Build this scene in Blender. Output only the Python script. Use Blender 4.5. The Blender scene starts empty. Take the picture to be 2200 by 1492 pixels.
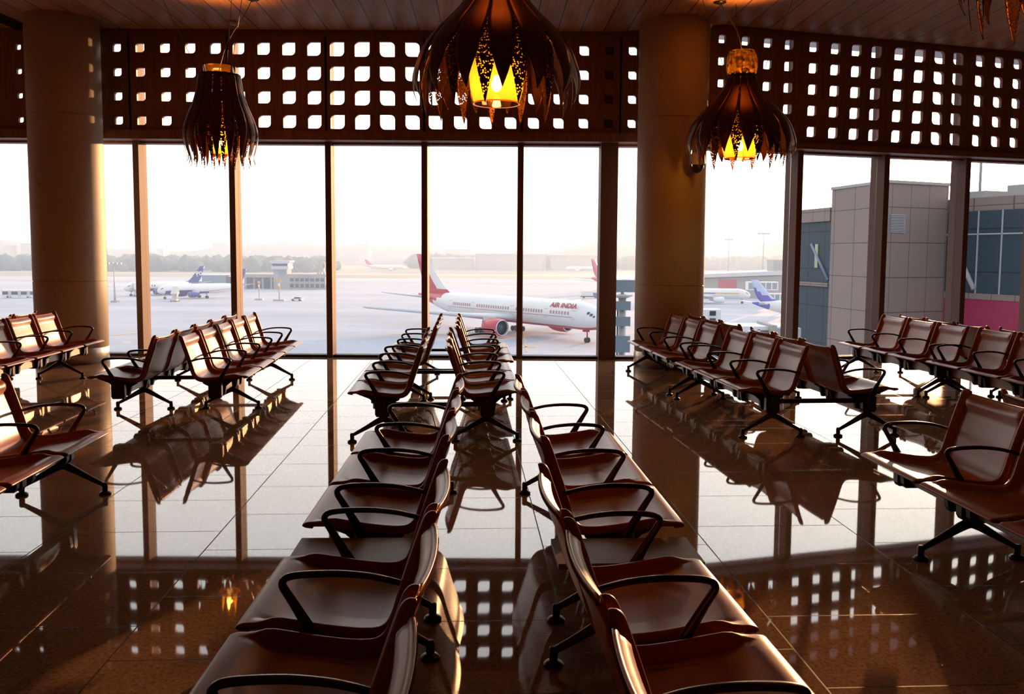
import bpy, bmesh, math, random
from mathutils import Vector, Matrix
random.seed(7)
S = bpy.context.scene
COL = S.collection

# ------------------------------------------------------------------ camera
EYE = 1.5
F, CX, CY = 1900.0, 1100.0, 700.0
PITCH = math.atan(154 / 1900.0)
ROLL = 0.0065
cam = bpy.data.cameras.new('camera'); cam_o = bpy.data.objects.new('camera', cam); COL.objects.link(cam_o)
cam.sensor_width = 36.0; cam.sensor_fit = 'HORIZONTAL'
cam.lens = F / 2200.0 * 36.0
cam.shift_x = 0.0
cam.shift_y = -(746.0 - CY) / 2200.0
cam.clip_start = 0.05; cam.clip_end = 20000
fw = Vector((0, math.cos(PITCH), -math.sin(PITCH))); rt = Vector((1, 0, 0)); dn = fw.cross(rt)
ix = rt * math.cos(ROLL) - dn * math.sin(ROLL); iy = rt * math.sin(ROLL) + dn * math.cos(ROLL)
M = Matrix((ix, -iy, -fw)).transposed().to_4x4(); M.translation = (0, 0, EYE)
cam_o.matrix_world = M
S.camera = cam_o

def ray(px, py):
    return fw + ix * ((px - CX) / F) + iy * ((py - CY) / F)
def at_depth(px, py, Y):
    d = ray(px, py); return Vector((0, 0, EYE)) + d * (Y / d.y)

# ------------------------------------------------------------------ view and render settings
S.view_settings.view_transform = 'Standard'
S.view_settings.look = 'None'
S.view_settings.exposure = 0.0
S.view_settings.gamma = 1.0
S.view_settings.use_curve_mapping = False
try:
    S.cycles.max_bounces = 8; S.cycles.diffuse_bounces = 3; S.cycles.glossy_bounces = 4
    S.cycles.transmission_bounces = 4; S.cycles.transparent_max_bounces = 16; S.cycles.volume_bounces = 1
    S.cycles.sample_clamp_indirect = 6.0
    S.cycles.caustics_reflective = False; S.cycles.caustics_refractive = False
except Exception:
    pass

# ------------------------------------------------------------------ node helpers
class NT:
    def __init__(s, tree): s.t = tree; s.n = tree.nodes; s.l = tree.links
    def add(s, kind, **kw):
        n = s.n.new(kind)
        for k, v in kw.items():
            if k.startswith('i_'):
                key = k[2:]; key = int(key) if key.isdigit() else key.replace('_', ' ')
                n.inputs[key].default_value = v
            else: setattr(n, k, v)
        return n
    def link(s, a, b): s.l.new(a, b)
    def math(s, op, a, b=None, c=None):
        n = s.n.new('ShaderNodeMath'); n.operation = op
        for i, v in enumerate((a, b, c)):
            if v is None: continue
            if isinstance(v, (int, float)): n.inputs[i].default_value = v
            else: s.l.new(v, n.inputs[i])
        return n.outputs[0]
    def ramp(s, fac, stops):
        n = s.n.new('ShaderNodeValToRGB'); e = n.color_ramp.elements
        while len(e) < len(stops): e.new(0.5)
        for k, (p, c) in zip(e, stops): k.position = p; k.color = (*c, 1) if len(c) == 3 else c
        s.l.new(fac, n.inputs[0]); return n.outputs[0]

# ------------------------------------------------------------------ sky and sun
SUN_DIR = Vector((0.4310, 0.8945, 0.0985)).normalized()      # towards the sun
W = bpy.data.worlds.new('sky'); S.world = W; W.use_nodes = True
k = NT(W.node_tree); k.n.clear()
tc = k.add('ShaderNodeTexCoord')
sep = k.add('ShaderNodeSeparateXYZ'); k.link(tc.outputs['Generated'], sep.inputs[0])
elev = k.math('MAXIMUM', sep.outputs[2], 0.0)
dot = k.add('ShaderNodeVectorMath', operation='DOT_PRODUCT'); k.link(tc.outputs['Generated'], dot.inputs[0]); dot.inputs[1].default_value = SUN_DIR
dpos = k.math('MAXIMUM', dot.outputs['Value'], 0.0)
grad = k.ramp(elev, [(0.0, (0.90, 0.92, 0.97)), (0.03, (1.05, 1.03, 1.02)), (0.072, (2.4, 2.3, 2.2)), (0.3, (2.6, 2.5, 2.4)), (1.0, (1.2, 1.55, 2.1))])
bg1 = k.add('ShaderNodeBackground'); k.link(grad, bg1.inputs[0]); k.link(k.math('MULTIPLY_ADD', k.math('POWER', k.math('MULTIPLY_ADD', dot.outputs['Value'], 0.5, 0.5), 2.0), 0.72, 0.42), bg1.inputs[1])
halo = k.math('ADD', k.math('MULTIPLY', k.math('POWER', dpos, 60.0), 1.6), k.math('MULTIPLY', k.math('POWER', dpos, 1500.0), 14.0))
disc = k.math('MULTIPLY', k.math('GREATER_THAN', dot.outputs['Value'], math.cos(math.radians(0.42))), 150.0)
bg2 = k.add('ShaderNodeBackground'); bg2.inputs[0].default_value = (1.0, 0.72, 0.40, 1); k.link(k.math('ADD', halo, disc), bg2.inputs[1])
add = k.add('ShaderNodeAddShader'); k.link(bg1.outputs[0], add.inputs[0]); k.link(bg2.outputs[0], add.inputs[1])
out = k.add('ShaderNodeOutputWorld'); k.link(add.outputs[0], out.inputs[0])
W.cycles.sampling_method = 'MANUAL'; W.cycles.sample_map_resolution = 1024

sun = bpy.data.lights.new('sun', 'SUN'); sun.energy = 8.0; sun.color = (1.0, 0.53, 0.24); sun.angle = math.radians(0.6)
sun_o = bpy.data.objects.new('sun', sun); COL.objects.link(sun_o)
sun_o.rotation_euler = (-SUN_DIR).to_track_quat('-Z', 'Y').to_euler()
sun_o.location = (30, 60, 12)

# ------------------------------------------------------------------ materials
MATS = {}
def pmat(name, col, rough=0.5, metal=0.0, spec=0.5, ior=1.5, var=0.0, scale=8.0, bump=0.0, bscale=60.0, coat=0.0, stretch=None):
    m = bpy.data.materials.new(name); m.use_nodes = True
    k = NT(m.node_tree); b = k.n['Principled BSDF']
    b.inputs['Base Color'].default_value = (*col, 1); b.inputs['Roughness'].default_value = rough
    b.inputs['Metallic'].default_value = metal; b.inputs['IOR'].default_value = ior
    b.inputs['Specular IOR Level'].default_value = spec
    if coat: b.inputs['Coat Weight'].default_value = coat; b.inputs['Coat Roughness'].default_value = 0.12
    if var or bump:
        tc = k.add('ShaderNodeTexCoord'); v = tc.outputs['Object']
        if stretch:
            mp = k.add('ShaderNodeMapping'); mp.inputs['Scale'].default_value = stretch; k.link(v, mp.inputs[0]); v = mp.outputs[0]
    if var:
        n = k.add('ShaderNodeTexNoise'); n.inputs['Scale'].default_value = scale; n.inputs['Detail'].default_value = 5; k.link(v, n.inputs['Vector'])
        c = k.ramp(n.outputs['Fac'], [(0.3, tuple(x * (1 - var) for x in col)), (0.7, tuple(min(1, x * (1 + var)) for x in col))])
        k.link(c, b.inputs['Base Color'])
    if bump:
        n2 = k.add('ShaderNodeTexNoise'); n2.inputs['Scale'].default_value = bscale; n2.inputs['Detail'].default_value = 3; k.link(v, n2.inputs['Vector'])
        bp = k.add('ShaderNodeBump'); bp.inputs['Strength'].default_value = bump; bp.inputs['Distance'].default_value = 0.004
        k.link(n2.outputs['Fac'], bp.inputs['Height']); k.link(bp.outputs[0], b.inputs['Normal'])
    MATS[name] = m; return m

LEATHER = pmat('brown_leather', (0.32, 0.092, 0.048), 0.33, spec=0.46, var=0.12, scale=9, bump=0.10, bscale=34)
DARK = pmat('dark_cast_metal', (0.035, 0.027, 0.023), 0.38, metal=0.55)
ARM = pmat('bronze_black_armrest', (0.05, 0.035, 0.026), 0.22, metal=0.8)
BEAM = pmat('grey_extrusion', (0.30, 0.27, 0.25), 0.4, metal=0.35)
CHROME = pmat('polished_tube', (0.35, 0.3, 0.26), 0.2, metal=1.0)
TABLE = pmat('brown_laminate', (0.16, 0.095, 0.065), 0.45, var=0.15, scale=14)
MULL = pmat('bronze_mullion', (0.17, 0.10, 0.078), 0.62, metal=0.0, spec=0.2)
MULLR = MULL
SCREEN = pmat('dark_stained_wood', (0.27, 0.13, 0.09), 0.5, var=0.25, scale=3, stretch=(6, 6, .5))
PILLAR = pmat('beige_pillar_paint', (0.54, 0.45, 0.33), 0.55, var=0.04, scale=20)
STEEL = pmat('brushed_steel', (0.55, 0.47, 0.38), 0.3, metal=0.9)
DARKWALL = pmat('dark_brown_wall', (0.16, 0.075, 0.04), 0.7)
BLACK = pmat('black_parts_gap_shade', (0.012, 0.01, 0.01), 0.6)  # plain black parts; also the shade painted into the gap over the screen
PETAL = pmat('bronze_petal', (0.14, 0.055, 0.03), 0.28, metal=0.85)
WHITEP = pmat('off_white_plastic', (0.6, 0.55, 0.5), 0.4)
WHITE = pmat('white_paint', (0.82, 0.82, 0.83), 0.35)
RED = pmat('crimson_paint', (0.55, 0.035, 0.07), 0.35)
REDD = pmat('dark_red_lettering', (0.42, 0.02, 0.04), 0.4)
NAVY = pmat('navy_paint', (0.045, 0.06, 0.27), 0.35)
BLUE = pmat('violet_blue_paint', (0.09, 0.08, 0.50), 0.35)
PALEBLUE = pmat('pale_blue_paint', (0.5, 0.6, 0.85), 0.35)
GREYM = pmat('grey_paint', (0.42, 0.43, 0.45), 0.45)
LGREY = pmat('light_grey_paint', (0.6, 0.62, 0.65), 0.45)
TYRE = pmat('tyre_rubber', (0.03, 0.03, 0.032), 0.8)
GLASSD = pmat('dark_window_glass', (0.05, 0.065, 0.09), 0.15)
ROSE = pmat('rose_window', (0.42, 0.25, 0.28), 0.4)
SILVER = pmat('silver_lip', (0.75, 0.75, 0.77), 0.3, metal=0.6)
YELLOW = pmat('yellow_marking', (0.62, 0.42, 0.14), 0.6)
CONC = pmat('pale_concrete', (0.40, 0.39, 0.38), 0.8, var=0.1, scale=.2)
LEAF = pmat('dusty_foliage', (0.08, 0.10, 0.06), 0.9, var=0.3, scale=.05)
HILL = pmat('dry_hill', (0.16, 0.15, 0.12), 0.95, var=0.2, scale=.01)
BLUESTEEL = pmat('blue_grey_steel', (0.22, 0.30, 0.38), 0.5)
ORANGE = pmat('orange_sign_panel', (0.75, 0.38, 0.08), 0.5)

def emis(name, col, s):
    m = bpy.data.materials.new(name); m.use_nodes = True; k = NT(m.node_tree); k.n.clear()
    e = k.add('ShaderNodeEmission'); e.inputs[0].default_value = (*col, 1); e.inputs[1].default_value = s
    o = k.add('ShaderNodeOutputMaterial'); k.link(e.outputs[0], o.inputs[0]); return m
BULB = emis('glowing_bulb', (1.0, 0.62, 0.2), 160.0)
REDLED = emis('red_led', (1.0, 0.16, 0.03), 6.0)

def glass_pane(name, tint, gl=0.05):
    m = bpy.data.materials.new(name); m.use_nodes = True; k = NT(m.node_tree); k.n.clear()
    t = k.add('ShaderNodeBsdfTransparent'); t.inputs[0].default_value = (*tint, 1)
    g = k.add('ShaderNodeBsdfGlossy'); g.inputs['Roughness'].default_value = 0.02
    fr = k.add('ShaderNodeLayerWeight'); fr.inputs['Blend'].default_value = 0.25
    mx = k.add('ShaderNodeMixShader'); k.link(k.math('MULTIPLY_ADD', fr.outputs['Fresnel'], 0.35, gl * .2), mx.inputs[0])
    k.link(t.outputs[0], mx.inputs[1]); k.link(g.outputs[0], mx.inputs[2])
    o = k.add('ShaderNodeOutputMaterial'); k.link(mx.outputs[0], o.inputs[0]); return m
PANE = glass_pane('clear_glass', (0.985, 0.985, 0.98))

def amber_glass():
    m = bpy.data.materials.new('amber_glass'); m.use_nodes = True; k = NT(m.node_tree); k.n.clear()
    t = k.add('ShaderNodeBsdfTransparent'); t.inputs[0].default_value = (1.0, 0.58, 0.14, 1)
    tr = k.add('ShaderNodeBsdfTranslucent'); tr.inputs[0].default_value = (1.0, 0.40, 0.03, 1)
    g = k.add('ShaderNodeBsdfGlossy'); g.inputs['Roughness'].default_value = 0.06; g.inputs[0].default_value = (1, .85, .5, 1)
    m1 = k.add('ShaderNodeMixShader'); m1.inputs[0].default_value = 0.5; k.link(t.outputs[0], m1.inputs[1]); k.link(tr.outputs[0], m1.inputs[2])
    lw = k.add('ShaderNodeLayerWeight'); lw.inputs['Blend'].default_value = 0.3
    m2 = k.add('ShaderNodeMixShader'); k.link(lw.outputs['Fresnel'], m2.inputs[0]); k.link(m1.outputs[0], m2.inputs[1]); k.link(g.outputs[0], m2.inputs[2])
    o = k.add('ShaderNodeOutputMaterial'); k.link(m2.outputs[0], o.inputs[0]); return m
AMBER = amber_glass()

def perforated(name, col, scale, thr):
    m = bpy.data.materials.new(name); m.use_nodes = True; k = NT(m.node_tree)
    b = k.n['Principled BSDF']; b.inputs['Base Color'].default_value = (*col, 1); b.inputs['Metallic'].default_value = .8; b.inputs['Roughness'].default_value = .35
    tc = k.add('ShaderNodeTexCoord'); v = k.add('ShaderNodeTexVoronoi'); v.inputs['Scale'].default_value = scale; v.inputs['Randomness'].default_value = .75
    k.link(tc.outputs['Object'], v.inputs['Vector'])
    t = k.add('ShaderNodeBsdfTransparent'); mx = k.add('ShaderNodeMixShader')
    k.link(k.math('LESS_THAN', v.outputs['Distance'], thr), mx.inputs[0]); k.link(b.outputs[0], mx.inputs[1]); k.link(t.outputs[0], mx.inputs[2])
    k.link(mx.outputs[0], k.n['Material Output'].inputs[0]); return m
PERF = perforated('perforated_bronze', (0.14, 0.055, 0.03), 62.0, 0.40)

def floor_mat():
    m = bpy.data.materials.new('polished_granite_tiles'); m.use_nodes = True; k = NT(m.node_tree); b = k.n['Principled BSDF']
    tc = k.add('ShaderNodeTexCoord')
    mp = k.add('ShaderNodeMapping'); mp.vector_type = 'POINT'
    # rotate so that the long joints follow the seat rows, then swap axes: brick X runs along the rows
    mp.inputs['Rotation'].default_value = (0, 0, math.radians(-3.04)); k.link(tc.outputs['Object'], mp.inputs[0])
    sp = k.add('ShaderNodeSeparateXYZ'); k.link(mp.outputs[0], sp.inputs[0])
    cb = k.add('ShaderNodeCombineXYZ')
    k.link(k.math('ADD', sp.outputs[1], 30.5 - 4.125), cb.inputs[0]); k.link(k.math('ADD', sp.outputs[0], 0.856 * 30 + 1.31), cb.inputs[1])
    br = k.add('ShaderNodeTexBrick'); br.offset = 0.5; br.offset_frequency = 2
    br.inputs['Scale'].default_value = 1.0; br.inputs['Brick Width'].default_value = 0.61; br.inputs['Row Height'].default_value = 0.856
    br.inputs['Mortar Size'].default_value = 0.0032; br.inputs['Mortar Smooth'].default_value = 0.0; br.inputs['Bias'].default_value = 0
    br.inputs['Color1'].default_value = (0.90, 0.90, 0.90, 1); br.inputs['Color2'].default_value = (1.06, 1.06, 1.06, 1); br.inputs['Mortar'].default_value = (0.10, 0.09, 0.08, 1)
    k.link(cb.outputs[0], br.inputs['Vector'])
    n = k.add('ShaderNodeTexNoise'); n.inputs['Scale'].default_value = 55; n.inputs['Detail'].default_value = 6; n.inputs['Roughness'].default_value = .75; k.link(tc.outputs['Object'], n.inputs['Vector'])
    g = k.ramp(n.outputs['Fac'], [(0.33, (0.17, 0.075, 0.04)), (0.5, (0.38, 0.21, 0.125)), (0.66, (0.47, 0.30, 0.19))])
    n2 = k.add('ShaderNodeTexNoise'); n2.inputs['Scale'].default_value = 1.3; n2.inputs['Detail'].default_value = 3; k.link(tc.outputs['Object'], n2.inputs['Vector'])
    g2 = k.ramp(n2.outputs['Fac'], [(0.3, (0.85, 0.85, 0.85)), (0.7, (1.05, 1.05, 1.05))])
    a = k.add('ShaderNodeMix', data_type='RGBA', blend_type='MULTIPLY'); a.inputs['Factor'].default_value = 1; k.link(g, a.inputs[6]); k.link(br.outputs['Color'], a.inputs[7])
    a2 = k.add('ShaderNodeMix', data_type='RGBA', blend_type='MULTIPLY'); a2.inputs['Factor'].default_value = 1; k.link(a.outputs[2], a2.inputs[6]); k.link(g2, a2.inputs[7])
    k.link(a2.outputs[2], b.inputs['Base Color'])
    b.inputs['IOR'].default_value = 1.68; k.link(k.math('MULTIPLY_ADD', br.outputs['Fac'], -0.45, 0.5), b.inputs['Specular IOR Level'])
    r = k.add('ShaderNodeMath', operation='MULTIPLY_ADD'); k.link(br.outputs['Fac'], r.inputs[0]); r.inputs[1].default_value = 0.5
    r2 = k.math('MULTIPLY_ADD', n2.outputs['Fac'], 0.03, 0.012); k.link(r2, r.inputs[2]); k.link(r.outputs[0], b.inputs['Roughness'])
    bp = k.add('ShaderNodeBump'); bp.inputs['Strength'].default_value = 0.12; bp.inputs['Distance'].default_value = 0.001; bp.invert = True
    k.link(br.outputs['Fac'], bp.inputs['Height']); k.link(bp.outputs[0], b.inputs['Normal'])
    return m
FLOOR = floor_mat()

def planks_mat():
    m = bpy.data.materials.new('ceiling_planks'); m.use_nodes = True; k = NT(m.node_tree); b = k.n['Principled BSDF']
    tc = k.add('ShaderNodeTexCoord'); mp = k.add('ShaderNodeMapping'); mp.inputs['Rotation'].default_value = (0, 0, math.radians(-1.6)); k.link(tc.outputs['Object'], mp.inputs[0])
    sp = k.add('ShaderNodeSeparateXYZ'); k.link(mp.outputs[0], sp.inputs[0])
    cb = k.add('ShaderNodeCombineXYZ'); k.link(k.math('ADD', sp.outputs[1], 40.0), cb.inputs[0]); k.link(k.math('ADD', sp.outputs[0], 31.5), cb.inputs[1])
    br = k.add('ShaderNodeTexBrick'); br.offset = 0.37; br.inputs['Scale'].default_value = 1; br.inputs['Brick Width'].default_value = 3.6; br.inputs['Row Height'].default_value = 0.315
    br.inputs['Mortar Size'].default_value = 0.007; br.inputs['Mortar Smooth'].default_value = 0.1; br.inputs['Bias'].default_value = 0
    br.inputs['Color1'].default_value = (0.80, 0.80, 0.80, 1); br.inputs['Color2'].default_value = (1.1, 1.1, 1.1, 1); br.inputs['Mortar'].default_value = (0.05, 0.04, 0.03, 1)
    k.link(cb.outputs[0], br.inputs['Vector'])
    mp2 = k.add('ShaderNodeMapping'); mp2.inputs['Scale'].default_value = (14, 0.8, 1); k.link(mp.outputs[0], mp2.inputs[0])
    n = k.add('ShaderNodeTexNoise'); n.inputs['Scale'].default_value = 2.0; n.inputs['Detail'].default_value = 6; k.link(mp2.outputs[0], n.inputs['Vector'])
    g = k.ramp(n.outputs['Fac'], [(0.3, (0.36, 0.175, 0.08)), (0.7, (0.58, 0.32, 0.16))])
    a = k.add('ShaderNodeMix', data_type='RGBA', blend_type='MULTIPLY'); a.inputs['Factor'].default_value = 1; k.link(g, a.inputs[6]); k.link(br.outputs['Color'], a.inputs[7])
    k.link(a.outputs[2], b.inputs['Base Color']); b.inputs['Roughness'].default_value = 0.5
    bp = k.add('ShaderNodeBump'); bp.inputs['Strength'].default_value = 0.6; bp.inputs['Distance'].default_value = 0.01; bp.invert = True
    k.link(br.outputs['Fac'], bp.inputs['Height']); k.link(bp.outputs[0], b.inputs['Normal']); return m
PLANKS = planks_mat()

def cladding(name, col, w, h, joint=0.03, off=0.0):
    m = bpy.data.materials.new(name); m.use_nodes = True; k = NT(m.node_tree); b = k.n['Principled BSDF']
    tc = k.add('ShaderNodeTexCoord'); sp = k.add('ShaderNodeSeparateXYZ'); k.link(tc.outputs['Object'], sp.inputs[0])
    cb = k.add('ShaderNodeCombineXYZ'); k.link(k.math('ADD', k.math('ADD', sp.outputs[0], sp.outputs[1]), 60.0), cb.inputs[0]); k.link(k.math('ADD', sp.outputs[2], 60.0 + off), cb.inputs[1])
    br = k.add('ShaderNodeTexBrick'); br.offset = 0.0; br.inputs['Scale'].default_value = 1; br.inputs['Brick Width'].default_value = w; br.inputs['Row Height'].default_value = h
    br.inputs['Mortar Size'].default_value = joint; br.inputs['Bias'].default_value = 0
    br.inputs['Color1'].default_value = (*col, 1); br.inputs['Color2'].default_value = (*[c * .93 for c in col], 1); br.inputs['Mortar'].default_value = (*[c * .3 for c in col], 1)
    k.link(cb.outputs[0], br.inputs['Vector']); k.link(br.outputs['Color'], b.inputs['Base Color']); b.inputs['Roughness'].default_value = .6
    return m
CLAD = cladding('grey_cladding_panels', (0.27, 0.21, 0.19), 4.1, 4.3, 0.05, 1.2)
CLADS = cladding('small_cladding_panels', (0.27, 0.215, 0.195), 3.2, 3.4, 0.05)
CURTAIN = cladding('blue_curtain_glass', (0.03, 0.06, 0.085), 3.6, 5.2, 0.07, 1.0)
MAGENTA = pmat('magenta_band', (0.36, 0.03, 0.09), 0.5, var=0.1, scale=.6)

def apron_mat():
    m = bpy.data.materials.new('apron_concrete'); m.use_nodes = True; k = NT(m.node_tree); b = k.n['Principled BSDF']
    tc = k.add('ShaderNodeTexCoord')
    n = k.add('ShaderNodeTexNoise'); n.inputs['Scale'].default_value = .02; n.inputs['Detail'].default_value = 8; n.inputs['Roughness'].default_value = .65
    mp = k.add('ShaderNodeMapping'); mp.inputs['Scale'].default_value = (.35, 1.6, 1); mp.inputs['Rotation'].default_value = (0, 0, .25); k.link(tc.outputs['Object'], mp.inputs[0]); k.link(mp.outputs[0], n.inputs['Vector'])
    g = k.ramp(n.outputs['Fac'], [(0.3, (0.31, 0.33, 0.38)), (0.7, (0.49, 0.505, 0.56))])
    br = k.add('ShaderNodeTexBrick'); br.offset = 0; br.inputs['Scale'].default_value = 1; br.inputs['Brick Width'].default_value = 12; br.inputs['Row Height'].default_value = 12; br.inputs['Mortar Size'].default_value = .09
    br.inputs['Color1'].default_value = (1, 1, 1, 1); br.inputs['Color2'].default_value = (.95, .95, .95, 1); br.inputs['Mortar'].default_value = (.72, .72, .72, 1)
    mp2 = k.add('ShaderNodeMapping'); mp2.inputs['Rotation'].default_value = (0, 0, .5); mp2.inputs['Location'].default_value = (6000, 6000, 0); k.link(tc.outputs['Object'], mp2.inputs[0]); k.link(mp2.outputs[0], br.inputs['Vector'])
    a = k.add('ShaderNodeMix', data_type='RGBA', blend_type='MULTIPLY'); a.inputs['Factor'].default_value = 1; k.link(g, a.inputs[6]); k.link(br.outputs['Color'], a.inputs[7])
    k.link(a.outputs[2], b.inputs['Base Color']); b.inputs['Roughness'].default_value = .75; return m
APRON = apron_mat()
GRASS = pmat('dry_airfield_grass', (0.33, 0.27, 0.17), 0.95, var=.2, scale=.01)

# ------------------------------------------------------------------ mesh helpers
class MB:
    def __init__(s): s.v = []; s.f = []; s.mi = []; s.sm = []
    def quadface(s, idx, mi=0, sm=False): s.f.append(tuple(idx)); s.mi.append(mi); s.sm.append(sm)
    def addv(s, p): s.v.append(tuple(p)); return len(s.v) - 1
    def box(s, lo, hi, mi=0, T=None):
        x0, y0, z0 = lo; x1, y1, z1 = hi
        P = [(x0, y0, z0), (x1, y0, z0), (x1, y1, z0), (x0, y1, z0), (x0, y0, z1), (x1, y0, z1), (x1, y1, z1), (x0, y1, z1)]
        if T is not None: P = [T @ Vector(p) for p in P]
        b = len(s.v); s.v += [tuple(p) for p in P]
        for q in ((0, 3, 2, 1), (4, 5, 6, 7), (0, 1, 5, 4), (1, 2, 6, 5), (2, 3, 7, 6), (3, 0, 4, 7)): s.quadface([b + i for i in q], mi)
        return s
    def prism(s, poly, z0, z1, mi=0, fn=None):
        """poly: list of (a,b); fn(a,b,z)->xyz; default xy plane extruded in z"""
        fn = fn or (lambda a, b, z: (a, b, z)); n = len(poly); b = len(s.v)
        s.v += [tuple(fn(a, c, z0)) for a, c in poly] + [tuple(fn(a, c, z1)) for a, c in poly]
        s.quadface([b + i for i in reversed(range(n))], mi); s.quadface([b + n + i for i in range(n)], mi)
        for i in range(n): j = (i + 1) % n; s.quadface([b + i, b + j, b + n + j, b + n + i], mi)
        return s
    def sweep(s, path, sizes, segs=10, side=Vector((0, 1, 0)), mi=0, cap=True):
        """elliptic sweep; sizes (a along side, b along in-plane normal)"""
        P = [Vector(p) for p in path]; rings = []
        for i, p in enumerate(P):
            t = (P[min(i + 1, len(P) - 1)] - P[max(i - 1, 0)]).normalized()
            sd = (side - t * side.dot(t)); sd = sd.normalized() if sd.length > 1e-6 else Vector((1, 0, 0)); nn = t.cross(sd)
            a, b = sizes[i] if isinstance(sizes, list) else sizes
            r = []
            for j in range(segs):
                w = 2 * math.pi * j / segs; r.append(s.addv(p + sd * (a * math.cos(w)) + nn * (b * math.sin(w))))
            rings.append(r)
        for q, r in zip(rings, rings[1:]):
            for j in range(segs): k2 = (j + 1) % segs; s.quadface([q[j], q[k2], r[k2], r[j]], mi, True)
        if cap: s.quadface(list(reversed(rings[0])), mi); s.quadface(rings[-1], mi)
        return s
    def tube(s, path, r, segs=8, mi=0):
        d = (Vector(path[-1]) - Vector(path[0]))
        side = Vector((0, 0, 1)) if abs(d.normalized().z) < .8 else Vector((1, 0, 0))
        rr = [(x, x) for x in r] if isinstance(r, list) else (r, r)
        return s.sweep(path, rr, segs, side, mi)
    def lathe(s, prof, segs=24, c=(0, 0, 0), mi=0, axis='z', cap=True):
        rings = []
        for (r, z) in prof:
            ring = []
            for j in range(segs):
                w = 2 * math.pi * j / segs; a, b = r * math.cos(w), r * math.sin(w)
                p = (a, b, z) if axis == 'z' else ((z, a, b) if axis == 'x' else (b, z, a))
                ring.append(s.addv((p[0] + c[0], p[1] + c[1], p[2] + c[2])))
            rings.append(ring)
        for q, r in zip(rings, rings[1:]):
            for j in range(segs): k2 = (j + 1) % segs; s.quadface([q[j], q[k2], r[k2], r[j]], mi, True)
        if cap: s.quadface(list(reversed(rings[0])), mi); s.quadface(rings[-1], mi)
        return s
    def mesh(s, name, mats, fix=True):
        me = bpy.data.meshes.new(name); me.from_pydata(s.v, [], s.f)
        for m in (mats if isinstance(mats, (list, tuple)) else [mats]): me.materials.append(m)
        me.polygons.foreach_set('material_index', s.mi); me.polygons.foreach_set('use_smooth', s.sm); me.update()
        if fix:
            bm = bmesh.new(); bm.from_mesh(me); bmesh.ops.recalc_face_normals(bm, faces=bm.faces); bm.to_mesh(me); bm.free()
        return me

def place(name, me, parent=None, loc=(0, 0, 0), rz=0.0, label=None):
    o = bpy.data.objects.new(name, me); COL.objects.link(o); o.location = loc; o.rotation_euler = (0, 0, rz)
    if parent is not None: o.parent = parent
    if label: o['label'] = label
    return o
def part(name, mb, mats, parent=None, loc=(0, 0, 0), rz=0.0, label=None):
    return place(name, mb.mesh(name, mats), parent, loc, rz, label)
def thing(name, label, cat, loc=(0, 0, 0), rz=0.0, group=None):
    o = bpy.data.objects.new(name, None); COL.objects.link(o); o.location = loc; o.rotation_euler = (0, 0, rz)
    o.empty_display_size = .2; o['label'] = label; o['category'] = cat
    if group: o['group'] = group
    return o
def tag(o, label, cat, group=None, kind=None):
    o['label'] = label; o['category'] = cat
    if group: o['group'] = group
    if kind: o['kind'] = kind
    return o
def struct(name, mb, mats, loc=(0, 0, 0), rz=0.0):
    o = part(name, mb, mats, None, loc, rz); o['kind'] = 'structure'; return o
def catmull(P, n):
    P = [Vector(p) for p in P]; m = len(P) - 1; out = []
    for i in range(n):
        u = i / (n - 1) * m; j = min(int(u), m - 1); t = u - j
        p0 = P[max(j - 1, 0)]; p1 = P[j]; p2 = P[j + 1]; p3 = P[min(j + 2, m)]
        out.append(0.5 * ((2 * p1) + (p2 - p0) * t + (2 * p0 - 5 * p1 + 4 * p2 - p3) * t * t + (3 * p1 - p0 - 3 * p2 + p3) * t ** 3))
    return out
def sstep(a, b, x):
    t = max(0.0, min(1.0, (x - a) / (b - a))); return t * t * (3 - 2 * t)

# ------------------------------------------------------------------ the room: floor, ceiling, walls
WY = 12.72                               # facade line of the left part
RX0, RY0, RS = 2.45, 12.209, 0.30         # right part of the facade: start and slope
def rwall(x): return RY0 + RS * (x - RX0)
RANG = math.atan(RS)
ZC = 4.55
fl = MB().prism([(-13, -8), (12.5, -8), (12.5, rwall(12.5) + .12), (RX0, RY0 + .12), (RX0, WY + .12), (-13, WY + .12)], -0.35, 0.0)
struct('floor', fl, FLOOR)
ce = MB().prism([(-13, -8), (12.5, -8), (12.5, rwall(12.5) - .30), (2.75, rwall(2.75) - .30), (1.4, 12.42), (-13, 12.42)], ZC, ZC + .12)
struct('ceiling', ce, PLANKS)
struct('trim_1', MB().prism([(-13, -8), (12.5, -8), (12.5, rwall(12.5) + .4), (RX0, RY0 + .4), (RX0, WY + .4), (-13, WY + .4)], 5.2, 5.35), BLACK)  # unseen roof slab added above the ceiling to block sky light
struct('wall_left', MB().box((-13.2, -8, 0), (-13, 12.8, 5.2)), DARKWALL)
struct('wall_right', MB().box((12.5, -8, 0), (12.7, 15.4, 5.2)), DARKWALL)
struct('wall_back', MB().box((-13.2, -8.2, 0), (12.7, -8, 5.2)), DARKWALL)

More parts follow.
